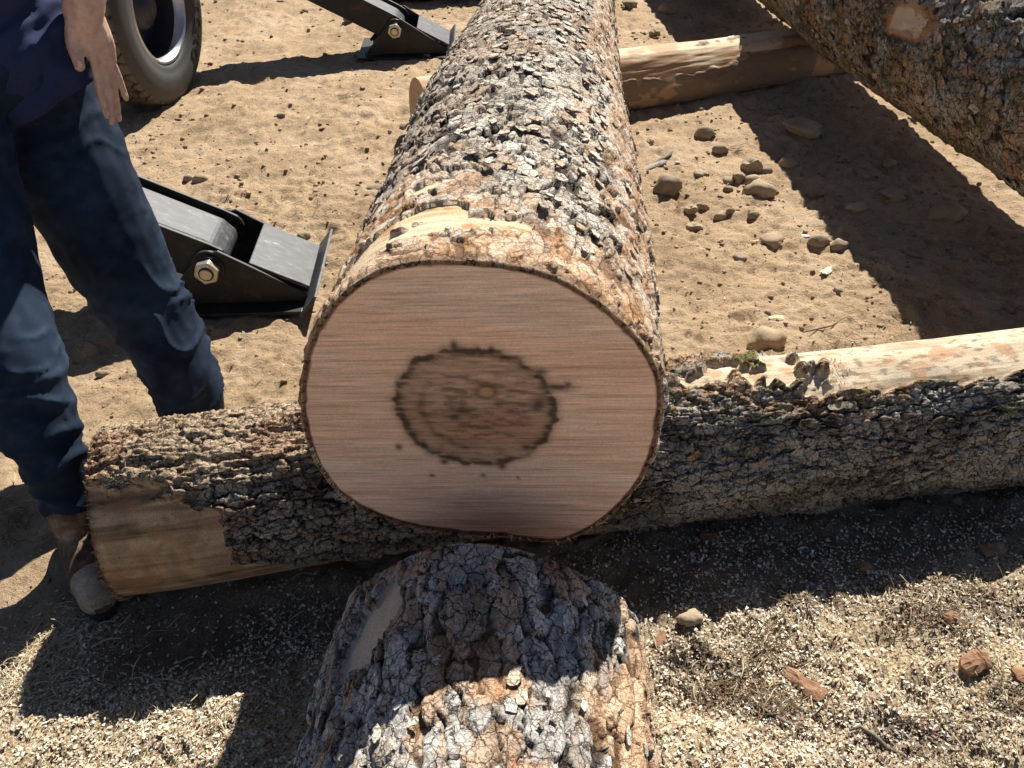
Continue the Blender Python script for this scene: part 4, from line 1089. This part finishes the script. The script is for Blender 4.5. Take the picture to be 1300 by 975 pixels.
# boots
M['leather'] = flake_mat('worn_brown_leather', [(.3, (.06, .035, .021)), (.5, (.12, .075, .048)), (.60, (.24, .165, .11)), (.72, (.42, .33, .25))], 9)
M['toe'] = flake_mat('dusty_pale_leather', [(.3, (.22, .16, .11)), (.5, (.42, .34, .26)), (.7, (.55, .47, .39))], 22)
M['sole'] = flat_mat('boot_sole', (.03, .026, .022), .8, 0, .3, 40)
def boot(ankle, toe_dir, label=None, toe_up=0.):
    g = float(ground_h(ankle.x, ankle.y)); a0 = Vector((ankle.x, ankle.y, g)); f = Vector(toe_dir).normalized(); sdv = Vector((-f.y, f.x, 0))
    ch = [[(ankle+Vector((0, 0, .06)), .056), (Vector((a0.x, a0.y, g+.10)), .056), (a0-f*.02+Vector((0, 0, .055)), .052)],
          [(a0-f*.05+Vector((0, 0, .055)), .047), (a0+f*.05+Vector((0, 0, .065)), .055), (a0+f*.11+Vector((0, 0, .055)), .052), (a0+f*.165+sdv*.004+Vector((0, 0, .048)), .050), (a0+f*.195+Vector((0, 0, .045)), .040)]]
    b = tube_union('boot', ch, .006, M['leather'], person, 4, lambda c, n_: .004*(fbm(c[:, 0]*20, c[:, 1]*20, c[:, 2]*30, 441, 3)-.5))
    # sole with heel
    bm = bmesh.new(); out = []
    for k in range(28):
        t = 2*math.pi*k/28; u = .068+.165*math.cos(t); wd = (.052+.008*math.cos(t))*math.sin(t)
        out.append(a0+f*(u)+sdv*wd)
    lo_ = [bm.verts.new(p+Vector((0, 0, -.002))) for p in out]; hi_ = [bm.verts.new(p+Vector((0, 0, .024))) for p in out]
    bm.faces.new(lo_[::-1]); bm.faces.new(hi_)
    for k in range(28): bm.faces.new((lo_[k], lo_[(k+1) % 28], hi_[(k+1) % 28], hi_[k]))
    me = bpy.data.meshes.new('boot_sole'); bm.to_mesh(me); bm.free(); o = link('boot_sole', me, M['sole'], None, False); base_parent(o, b)
    b.name = 'boot'
    tc = tube_union('toe_cap', [[(a0+f*.150+sdv*.003+Vector((0, 0, .051)), .0535), (a0+f*.192+Vector((0, 0, .047)), .0435)]], .006, M['toe'], person, 3, lambda c, n_: .003*(fbm(c[:, 0]*30, c[:, 1]*30, c[:, 2]*30, 442, 3)-.5))
    tc.parent = b; tc.matrix_parent_inverse = Matrix.Identity(4)
    tc.location = (0, 0, 0)
    # laces
    for k in range(4):
        c = a0+f*(.045+.025*k)+Vector((0, 0, .128-.012*k)); bm = bmesh.new()
        n_ = 10; rr3 = []
        for q in range(n_+1):
            t = -1+2*q/n_; p = c+sdv*t*.034+Vector((0, 0, -.012*t*t)); rr3.append([bm.verts.new(p+f*.0025*math.cos(z_)+Vector((0, 0, .0025*math.sin(z_)))) for z_ in (0, 1.57, 3.14, 4.71)])
        for a, b2 in zip(rr3, rr3[1:]):
            for z_ in range(4): bm.faces.new((a[z_], a[(z_+1) % 4], b2[(z_+1) % 4], b2[z_]))
        me = bpy.data.meshes.new('lace'); bm.to_mesh(me); bm.free(); o = link('lace', me, M['sole'], None); base_parent(o, b)
an = near[-1][0]
boot(Vector((an.x+.0, an.y, an.z-.02)), (.50, -.86, 0)); af = far[-1][0]
boot(Vector((af.x-.01, af.y+.03, .12)), (.25, -.97, 0))

# ------------------------------------------------------------------ stones
def rock_mesh(seed, sub=3, rough=.16, flat=.0):
    bm = bmesh.new(); bmesh.ops.create_icosphere(bm, subdivisions=sub, radius=1)
    co = np.array([v.co[:] for v in bm.verts]); n_ = co/np.linalg.norm(co, axis=1)[:, None]
    d = rough*2.6*(fbm(n_[:, 0]*1.3+seed*3.1, n_[:, 1]*1.3, n_[:, 2]*1.3, seed, 3)-.5)+.09*(fbm(n_[:, 0]*5, n_[:, 1]*5, n_[:, 2]*5, seed+9, 2)-.5)
    # a few planed faces
    rg2 = np.random.default_rng(seed)
    for k in range(4):
        v = rg2.normal(size=3); v /= np.linalg.norm(v); t = n_@v; d = np.where(t > .72, d-(t-.72)*.55*flat*3, d)
    for v, q, dd in zip(bm.verts, n_, d): v.co = q*(1+dd)
    me = bpy.data.meshes.new('stone'); bm.to_mesh(me); bm.free()
    me.polygons.foreach_set('use_smooth', np.ones(len(me.polygons), bool)); return me
def stone_mat(name, c0, c1, c2):
    m, n, b = new_mat(name); p = pos(n, obj=True); pw = pos(n)
    oi = n.nodes.new('ShaderNodeObjectInfo')
    v = ramp(n, noise(n, pw, 13, 5, .6), [(.3, c0), (.5, c1), (.72, c2)])
    v2 = ramp(n, oi.outputs['Random'], [(0, (.72, .72, .74)), (1, (1.12, 1.08, 1.0))])
    v = mul(n, v, v2); v = mul(n, v, ramp(n, noise(n, pw, 160, 5, .7), [(.3, (.68,)*3), (.6, (1.05,)*3)]), .7)
    n.links.new(v, b.inputs['Base Color']); b.inputs['Roughness'].default_value = .85; b.inputs['Specular IOR Level'].default_value = .2
    bump(n, b, noise(n, pw, 130, 6, .7), .5, .003); return m
M['stone'] = stone_mat('dusty_stone', (.27, .205, .14), (.38, .30, .21), (.46, .37, .27))
RK = [rock_mesh(k+1, 3, .30, f*.9+.3) for k, f in enumerate((0, .3, .6, 1., .2, .8))]
for r_ in RK: r_.materials.append(M['stone'])
def stone(px, py, w_, h_, k, label, sink=.5, group=None, rz=0.):
    """px,py: middle of the stone in the photograph, w_/h_ its size there in pixels"""
    c = Z(px, py+h_*.3, 0); f = (c.y*math.cos(PITCH)+H*math.sin(PITCH))/FPX
    a = w_*f/2; hz = h_*f/2*.95
    o = bpy.data.objects.new('stone', RK[k]); COL.objects.link(o)
    g = float(ground_h(c.x, c.y))
    o.location = (c.x, c.y, g+hz*(1-sink*1.2)); o.scale = (a, a*.78, hz); o.rotation_euler = (random.uniform(-.15, .15), random.uniform(-.15, .15), rz if rz else random.uniform(-.4, .4))
    tag(o, label, 'stone', group); return o
for args in [
    (846, 232, 40, 32, 0, 'rounded grey-brown stone closest to the right flank of the big log, beside grey bark scraps'),
    (894, 167, 26, 18, 4, 'smooth tan stone on the open dirt, just below the peeled log'),
    (963, 238, 42, 26, 0, 'long smooth tan stone at the front of the stone cluster'),
    (954, 207, 27, 28, 3, 'upright angular brown stone at the back of the stone cluster'),
    (938, 223, 20, 18, 2, 'dark squarish stone at the left side of the stone cluster'),
    (956, 226, 26, 16, 4, 'pale stone wedged in the middle of the stone cluster'),
    (973, 213, 16, 14, 1, 'little tan stone on the right shoulder of the stone cluster'),
    (1000, 205, 27, 17, 4, 'flattened tan stone at the edge of the mossy log\'s shadow, right of the cluster'),
    (914, 187, 20, 15, 5, 'brown stone lying alone behind the stone cluster, beside a tuft of roots'),
    (971, 431, 51, 32, 0, 'large smooth grey cobble lying just behind the furrowed bolster log'),
    (982, 299, 36, 17, 2, 'low flat tan stone half buried in the open dirt'),
    (1038, 305, 28, 16, 4, 'pale grey stone next to a white paper scrap at the shadow edge'),
    (1065, 310, 27, 17, 0, 'round tan stone right of the pale grey one, at the shadow edge'),
    (877, 265, 17, 13, 3, 'left one of two small brown stones side by side'),
    (892, 260, 16, 12, 5, 'right one of two small brown stones side by side'),
    (914, 269, 17, 17, 1, 'egg-shaped brown stone in the row of small stones'),
    (927, 267, 13, 10, 5, 'small dark stone behind the egg-shaped one'),
    (957, 270, 16, 10, 4, 'pale flat pebble below the stone cluster'),
    (882, 285, 22, 12, 3, 'flat flaky stone in front of two small brown stones'),
    (924, 239, 13, 11, 1, 'small stone between the cluster and the row of small stones'),
    (825, 180, 10, 9, 3, 'tiny white stone near the right flank of the big log'),
    (800, 8, 24, 12, 2, 'tan stone at the top edge right beside the big log'),
    (831, 42, 14, 12, 3, 'small grey stone behind the peeled log, out in the sun'),
    (848, 12, 28, 18, 4, 'brown stone at the top edge, in the shadow behind the peeled log'),
    (130, 469, 18, 11, 5, 'grey-brown stone behind the legs, in the patch of sunlit dirt'),
    (240, 229, 14, 9, 4, 'small round tan stone above the steel arm'),
    (256, 232, 22, 14, 0, 'low tan stone half buried above the steel arm'),
    (354, 150, 10, 8, 3, 'small pale stone on the dirt left of the peeled log end'),
    (476, 240, 28, 9, 4, 'flat tan stone on the dirt between the steel foot and the big log'),
    (1200, 270, 44, 24, 4, 'rounded stone in the middle of the mossy log\'s shadow'),
    (1020, 165, 60, 18, 2, 'broad low stone in shadow just past the sunlit edge'),
    (1086, 262, 26, 15, 1, 'smooth stone in shadow, right of the stone cluster'),
    (1128, 207, 22, 12, 0, 'small rounded stone in shadow under the mossy log'),
    (1135, 245, 38, 14, 2, 'flat stone in shadow, middle of a scatter of cobbles'),
    (873, 790, 32, 22, 1, 'brown earth-crusted lump on the sawdust beside the foreground log section'),
]: stone(*args)
M['clod'] = stone_mat('soil_clod', (.28, .19, .105), (.40, .28, .165), (.48, .35, .22))
# loose gravel and clods : nobody could count them
def scatter_rocks(name, n_, area, smin, smax, mat, seed, dens=None, protos=6, sub=1):
    r = np.random.default_rng(seed); V = []; F = []; off = 0
    pr = []
    for k in range(protos):
        m_ = rock_mesh(100+seed+k, sub, .3, .8); pr.append((np.array([v.co[:] for v in m_.vertices]), np.array([p.vertices[:] for p in m_.polygons]))); bpy.data.meshes.remove(m_)
    x = r.uniform(area[0], area[1], n_); y = area[2]+(area[3]-area[2])*r.random(n_)**1.3
    if dens is not None:
        k = r.random(n_) < dens(x, y); x = x[k]; y = y[k]
    g = ground_h(x, y); s = smin+(smax-smin)*r.random(len(x))**4
    s = s*(.7+.16*y)
    for i in range(len(x)):
        v, f = pr[r.integers(protos)]; a = r.uniform(0, 6.28); c_, s_ = math.cos(a), math.sin(a)
        sc3 = np.array((1, r.uniform(.6, 1), r.uniform(.4, .8)))*s[i]
        q = v*sc3; q = np.stack([q[:, 0]*c_-q[:, 1]*s_, q[:, 0]*s_+q[:, 1]*c_, q[:, 2]], 1)+np.array((x[i], y[i], g[i]+s[i]*.12))
        V.append(q); F.append(f+off); off += len(v)
    me = np_mesh(name, np.vstack(V), None, None, np.vstack(F)); o = link(name, me, mat, None, False)
    return o
def dd(x, y): return np.clip(.18+1.6*(fbm(x*2.3, y*2.3, 0*x, 501, 4)-.42), .05, 1)*(1-.8*saw_mask(x, y))
o = scatter_rocks('soil_clods', 24000, (-2.3, 2.5, 1.2, 6.6), .0015, .013, M['clod'], 3, dd); tag(o, 'small crumbs and clods of tan soil scattered over the dirt', 'soil clods', kind='stuff')
def d2(x, y): return np.clip(.1+2*(fbm(x*1.7, y*1.7, 0*x, 502, 4)-.45), .03, 1)*(.25+.9*sst(.3, .9, x))*(1-saw_mask(x, y))
o = scatter_rocks('gravel', 1700, (-2.2, 2.6, 1.6, 7.), .005, .026, M['stone'], 4, d2, sub=2); tag(o, 'loose gravel and pebbles on the dirt between the logs', 'gravel', kind='stuff')

# ------------------------------------------------------------------ sawdust, shavings, straw
def chips(name, n_, fn_, smin, smax, mat, seed, thin=.35, curl=.3):
    r = np.random.default_rng(seed); x, y = fn_(r, n_); n_ = len(x)
    g = ground_h(x, y); s = smin+(smax-smin)*r.random(n_)**2
    a = r.uniform(0, 2*math.pi, n_); u = np.stack([np.cos(a), np.sin(a), r.normal(0, .35, n_)], 1); u /= np.linalg.norm(u, axis=1)[:, None]
    b = np.stack([-np.sin(a), np.cos(a), r.normal(0, .35, n_)], 1); b /= np.linalg.norm(b, axis=1)[:, None]
    c = np.stack([x, y, g+s*.18+.0015+r.random(n_)*.004], 1); w_ = s*r.uniform(thin*.5, thin*1.3, n_)
    S_ = s[:, None]; W_ = w_[:, None]; up = np.array((0, 0, 1))*(r.uniform(-curl, curl, n_)*s)[:, None]
    V = np.stack([c-u*S_/2-b*W_*.4, c-u*S_*.1-b*W_*.6+up, c+u*S_/2, c+b*W_*.5+up*.6], 1).reshape(-1, 3)
    i = np.arange(n_)*4
    q = np.stack([i, i+1, i+2, i+3], 1)
    me = np_mesh(name, V, q, np.repeat(chipcol(r, n_), 4, 0)); o = link(name, me, mat, None, False); return o
PAL = np.array([(.78, .68, .53), (.70, .56, .41), (.80, .73, .61), (.60, .45, .31), (.38, .25, .15), (.16, .10, .06), (.80, .76, .66)])
PAL_DARK = np.array([(.16, .11, .07), (.25, .19, .14), (.36, .32, .27), (.10, .07, .05), (.33, .2, .11), (.5, .38, .24), (.2, .15, .1)])
pw_ = np.array([.26, .2, .2, .13, .08, .05, .08])
def chipcol(r, n_): return (PAL if LIGHT else PAL_DARK)[r.choice(len(PAL), n_, p=pw_)]*r.uniform(.75, 1.12, (n_, 1))
LIGHT = True
M['chip'] = vcol_mat('wood_chip', .8, .2, 300, .0005, .3)
def area_saw(r, n_):
    x = r.uniform(-1.7, 1.75, n_); y = r.uniform(.28, 1.75, n_)
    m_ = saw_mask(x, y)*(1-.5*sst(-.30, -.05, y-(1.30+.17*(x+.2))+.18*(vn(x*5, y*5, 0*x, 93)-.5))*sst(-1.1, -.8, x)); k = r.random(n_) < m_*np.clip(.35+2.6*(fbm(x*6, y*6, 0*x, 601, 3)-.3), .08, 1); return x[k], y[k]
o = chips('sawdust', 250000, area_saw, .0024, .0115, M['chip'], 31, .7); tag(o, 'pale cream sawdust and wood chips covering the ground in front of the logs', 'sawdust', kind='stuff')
def area_soil(r, n_):
    x = r.uniform(-2.0, 2.2, n_); y = .9+4.2*r.random(n_)**1.6; k = r.random(n_) < .25+.75*sst(.45, .65, fbm(x*3, y*3, 0*x, 602, 3)); return x[k], y[k]
o = chips('scattered_chips', 3800, area_soil, .005, .016, M['chip'], 32); tag(o, 'stray wood chips sprinkled thinly over the bare dirt', 'wood chips', kind='stuff')
LIGHT = False
def area_bark(r, n_):
    x = r.uniform(-2.0, 2.2, n_); y = .35+5.*r.random(n_)**1.5; c_ = fbm(x*4, y*4, 0*x, 603, 3); k = r.random(n_) < .12+.88*sst(.47, .62, c_); return x[k], y[k]
o = chips('bark_litter', 14000, area_bark, .004, .017, M['chip'], 33, .6); tag(o, 'dark crumbs of bark and needles littering the dirt and sawdust', 'bark litter', kind='stuff')
CL_ = [(Z(a_, b_).x, Z(a_, b_).y, r_) for a_, b_, r_ in ((925, 880, .05), (985, 905, .045), (1180, 795, .06), (1010, 768, .03), (1240, 775, .05), (880, 840, .05), (1290, 905, .04), (1215, 940, .07), (1140, 945, .05))]
def area_clump(r, n_):
    k = r.integers(len(CL_), size=n_); c_ = np.array(CL_)[k]; return c_[:, 0]+r.normal(0, 1, n_)*c_[:, 2], c_[:, 1]+r.normal(0, 1, n_)*c_[:, 2]*.7
o = chips('dark_litter', 7000, area_clump, .004, .016, M['chip'], 34, .5); tag(o, 'dark soil crumbs and bark bits heaped in patches on the sawdust', 'bark litter', kind='stuff')
LIGHT = True
def area_left(r, n_):
    x = r.uniform(-1.6, -.75, n_); y = r.uniform(.6, 1.35, n_); return x, y
# straw and roots
def strands(name, clumps, mat, seed, L_=(.03, .09), w_=.0008):
    r = np.random.default_rng(seed); V = []; Q = []; off = 0
    for (cx_, cy_, rad_, n_, lift_) in clumps:
        for k in range(n_):
            px_ = cx_+r.normal(0, rad_); py_ = cy_+r.normal(0, rad_*.7); l = r.uniform(*L_); a = r.uniform(0, 6.28); m_ = 6
            g = float(ground_h(px_, py_)); bend = r.normal(0, 1.4); el = r.uniform(0, 1)*lift_
            pts = []
            x, y, z = px_, py_, g+.002
            for j in range(m_):
                pts.append((x, y, z)); x += math.cos(a)*l/m_; y += math.sin(a)*l/m_; z += el*l/m_*(1-1.7*j/m_); a += bend/m_+r.normal(0, .2); z = max(z, g+.001)
            P = np.array(pts); w2 = w_*r.uniform(.6, 1.6)
            side = np.array((-math.sin(a), math.cos(a), .3))*w2
            V.append(np.concatenate([P-side, P+side, P+np.array((0, 0, w2*1.5))])); 
            i = np.arange(m_-1)+off
            Q += [np.stack([i, i+1, i+1+2*m_, i+2*m_], 1), np.stack([i+2*m_, i+1+2*m_, i+1+m_, i+m_], 1)]; off += 3*m_
    me = np_mesh(name, np.vstack(V), np.vstack(Q)); return link(name, me, mat, None, False)
M['root'] = flat_mat('dry_root', (.17, .115, .06), .9, 0, .5, 30); M['drygrass'] = flat_mat('dry_grass', (.50, .42, .28), .9, 0, .35, 30)
cl = [(Z(px, py).x, Z(px, py).y, r_, n_, .8) for px, py, r_, n_ in [(930, 880, .035, 110), (1000, 905, .04, 70), (970, 820, .03, 60), (1180, 800, .05, 80), (1005, 770, .02, 25), (1240, 760, .03, 40), (1290, 890, .03, 30), (930, 190, .03, 30), (1080, 440, .06, 25), (440, 130, .04, 40), (50, 430, .06, 40), (30, 690, .05, 30)]]
o = strands('dry_roots', cl, M['root'], 71); tag(o, 'dark tangled dry roots and bark fibres lying on the sawdust and dirt', 'roots', kind='stuff')
cl = [(Z(px, py).x, Z(px, py).y, r_, n_, .5) for px, py, r_, n_ in [(60, 850, .05, 240), (90, 800, .05, 160), (30, 880, .05, 160), (210, 900, .12, 160), (1180, 770, .07, 120), (950, 860, .09, 120), (60, 640, .1, 60), (160, 700, .05, 20), (1240, 900, .1, 90), (300, 850, .15, 120)]]
o = strands('dry_grass', cl, M['drygrass'], 72, (.02, .07), .0009); tag(o, 'short pale dry grass and shavings mixed into the sawdust', 'dry grass', kind='stuff')
# bark fragments, splinters, scraps : each a thing
M['fr_orange'] = flake_mat('orange_bark_fragment', [(.3, (.2, .1, .055)), (.5, (.34, .19, .11)), (.7, (.46, .30, .19))], 18)
def slab(px, py, l_, w_, rz, mat, label, cat, th_=.006, tilt=.1, seed=0, name='bark_fragment', lift_=0., z=None):
    r = random.Random(seed+int(px)); c = Z(px, py, 0); g = float(ground_h(c.x, c.y)) if z is None else z
    bm = bmesh.new(); n_ = 14; top = []; bot = []
    for k in range(n_):
        a = 2*math.pi*k/n_; ca_, sa_ = math.cos(a), math.sin(a)
        q = r.uniform(.78, 1.1)/max(abs(ca_), abs(sa_))**.6
        x, y = ca_*q*l_/2, sa_*q*w_/2; zz = (y/w_)**2*w_*-.5+r.uniform(-.2, .2)*th_
        top.append(bm.verts.new((x, y, th_+zz))); bot.append(bm.verts.new((x*.97, y*.97, zz)))
    inner = [bm.verts.new((v.co.x*.5, v.co.y*.5, th_*1.15+r.uniform(-.12, .12)*th_)) for v in top]; cc_ = bm.verts.new((0, 0, th_*1.2))
    for k in range(n_):
        j = (k+1) % n_
        bm.faces.new((bot[k], bot[j], top[j], top[k])); bm.faces.new((top[k], top[j], inner[j], inner[k])); bm.faces.new((inner[k], inner[j], cc_))
    bm.faces.new(bot[::-1])
    me = bpy.data.meshes.new(name); bm.to_mesh(me); bm.free()
    o = link(name, me, mat, None, False); o.location = (c.x, c.y, g+.004+lift_); o.rotation_euler = (r.uniform(-tilt, tilt), r.uniform(-tilt, tilt), rz)
    tag(o, label, cat); return o
FO = M['fr_orange']
slab(1022, 870, .11, .045, -.75, FO, 'long reddish bark piece lying slantwise on the sawdust, right of the root tangle', 'bark piece', .008)
slab(1228, 856, .075, .05, .3, FO, 'pale chunky bark piece with brown edges on the bright sawdust', 'bark piece', .018, .25)
slab(1198, 802, .03, .03, .3, FO, 'small reddish bark bit casting a shadow beside dark roots', 'bark piece', .014, .3)
slab(1255, 706, .075, .04, .15, FO, 'flat brown bark piece in the shade at the right', 'bark piece', .006)
slab(902, 690, .06, .04, -.1, FO, 'dull brown bark piece deep in the shade under the bolster log', 'bark piece', .006)
slab(838, 822, .045, .028, .9, FO, 'orange-tan bark chip on the sawdust beside the log section', 'bark piece', .006)
slab(1095, 726, .04, .025, .4, FO, 'small orange-brown bark bit in the shade', 'bark piece', .006)
slab(1290, 872, .05, .04, .2, FO, 'orange bark bit on the sawdust at the right edge', 'bark piece', .008)
slab(830, 210, .16, .035, .55, M['flake_cool'], 'silvery splintered bark strip beside the big log, upper one of two', 'bark strip', .008, .15)
slab(838, 203, .20, .018, .75, M['flake_brown'], 'thin brown splintered bark strip touching the silvery one beside the big log', 'bark strip', .006, .15)
slab(1155, 325, .09, .035, -.6, M['flake_brown'], 'grey bark strip lying in the mossy log\'s shadow', 'bark strip', .006)
slab(984, 409, .06, .03, .2, M['wood'] if False else M['straw'], 'pale flat wood chip just behind the large grey cobble', 'wood chip', .006)
slab(935, 457, .06, .035, .3, FO, 'pinkish bark piece lying against the back of the bolster log', 'bark piece', .010)
slab(540, 165, .02, .02, .3, FO, 'small orange bark crumb by the peeled log end', 'bark piece', .006)
slab(1050, 345, .10, .03, .85, flat_mat('pale_green_leaf', (.50, .52, .38), .7, 0, .25, 30), 'crumpled pale green leaf on the sunlit dirt near the shadow edge', 'leaf', .003, .25, name='leaf')
slab(1021, 300, .045, .02, -.3, flat_mat('white_scrap', (.8, .8, .76), .7, 0, .1, 30), 'small white paper scrap beside a pale grey stone', 'scrap', .002, .25, name='paper_scrap')
slab(860, 208, .03, .012, .3, flat_mat('white_splinter', (.7, .66, .58), .7, 0, .1, 30), 'whitish splinter on the dirt right of the bark strips', 'splinter', .003, .25, name='splinter')
slab(480, 278, .09, .012, .05, M['flake_brown'], 'thin brown stick lying on the dirt left of the big log', 'stick', .006, .05, name='stick')
slab(960, 300, .03, .012, .2, M['straw'], 'tiny straw-coloured splinter in front of the flat half-buried stone', 'splinter', .003, .2, name='splinter')
def stick(pts, r0, mat, label, name='stick'):
    bm = bmesh.new(); P = [Z(a, b, 0) for a, b in pts]; P = [p+Vector((0, 0, float(ground_h(p.x, p.y))+r0*1.3+.003)) for p in P]
    rings = []
    for i, p in enumerate(P):
        t = (P[min(i+1, len(P)-1)]-P[max(i-1, 0)]).normalized(); x = t.orthogonal().normalized(); y = t.cross(x); rr_ = r0*random.uniform(.7, 1.2)*(1 if 0 < i < len(P)-1 else .5)
        rings.append([bm.verts.new(p+(x*math.cos(k)+y*math.sin(k))*rr_) for k in (0, 1.05, 2.1, 3.14, 4.19, 5.24)])
    for a, b in zip(rings, rings[1:]):
        for k in range(6): bm.faces.new((a[k], a[(k+1) % 6], b[(k+1) % 6], b[k]))
    bm.faces.new(rings[0][::-1]); bm.faces.new(rings[-1])
    me = bpy.data.meshes.new(name); bm.to_mesh(me); bm.free(); o = link(name, me, mat, None); tag(o, label, name.replace('_', ' ')); return o
stick([(1075, 935), (1088, 930), (1105, 940), (1125, 952), (1146, 966)], .006, M['flake_brown'], 'short thick brown stick lying on the sawdust near the bottom edge')
stick([(1120, 925), (1150, 920), (1190, 924), (1225, 931)], .0016, M['root'], 'long thin dark twig on the sawdust above the thick stick', 'twig')
stick([(960, 905), (975, 915), (990, 925), (1002, 930)], .004, M['flake_brown'], 'dark stick poking out of the root tangle on the sawdust')
stick([(1018, 427), (1040, 424), (1055, 418), (1070, 408)], .003, M['root'], 'thin dark twig on the dirt between the cobble and the log shadow', 'twig')
stick([(1010, 378), (1040, 392), (1075, 405), (1100, 418)], .0012, M['drygrass'], 'long pale grass stalk curving over the sunlit dirt', 'stalk')
stick([(905, 885), (935, 882), (960, 878), (985, 872), (1005, 858)], .0035, M['root'], 'curved brown root lying over the root tangle', 'root')
stick([(0, 640), (15, 642), (28, 650), (40, 655)], .0012, M['root'], 'thin dark twig on the sunlit dirt left of the near boot', 'twig')

# ---- moss tufts and flakes of loose wood lying on the bolster
def tufts(name, lg, spots, mat, seed, e, l_=.012):
    r = random.Random(seed); bm = bmesh.new()
    for (a, th, rad_, n_) in spots:
        for k in range(n_):
            a2 = a+r.gauss(0, rad_); t2 = th+r.gauss(0, rad_)/.2
            p, nr_, tg = lg.frame(a2, t2, float(lg.prof(np.array(a2), np.array(t2)))+.006)
            fibre(bm, p, nr_+tg*r.uniform(-.7, .7)+lg.d*r.uniform(-.7, .7), l_*r.uniform(.5, 1.4), .0012)
    me = bpy.data.meshes.new(name); bm.to_mesh(me); bm.free(); o = link(name, me, mat, None, False); o['kind'] = 'stuff'; base_parent(o, e)
M['moss'] = flat_mat('green_moss', (.13, .16, .03), .9, 0, .5, 60); M['moss_brown'] = flat_mat('brown_moss', (.17, .11, .03), .9, 0, .4, 60)
tufts('moss', LG2, [(1.30, .1, .02, 160), (1.42, .55, .018, 180), (1.05, .35, .012, 60), (2.15, .9, .012, 90), (1.85, 1.35, .010, 60), (2.5, .7, .010, 70), (1.0, -.2, .03, 120), (1.75, .1, .015, 60), (1.2, -.45, .03, 150)], M['moss'], 5, log2)
tufts('brown_moss', LG2, [(1.50, .95, .02, 220), (1.15, .7, .012, 80), (1.33, .8, .015, 80)], M['moss_brown'], 6, log2)
sp5 = []
rg = random.Random(9)
for k in range(60): sp5.append((rg.uniform(.3, 4.2), rg.uniform(-2., .6), rg.uniform(.008, .03), rg.randint(20, 60)))
tufts('moss', LG5, sp5, M['moss'], 8, log5, .014)
tufts('brown_moss', LG5, [(a+.04, t, r_, n_//2) for a, t, r_, n_ in sp5[::2]], M['moss_brown'], 9, log5, .014)
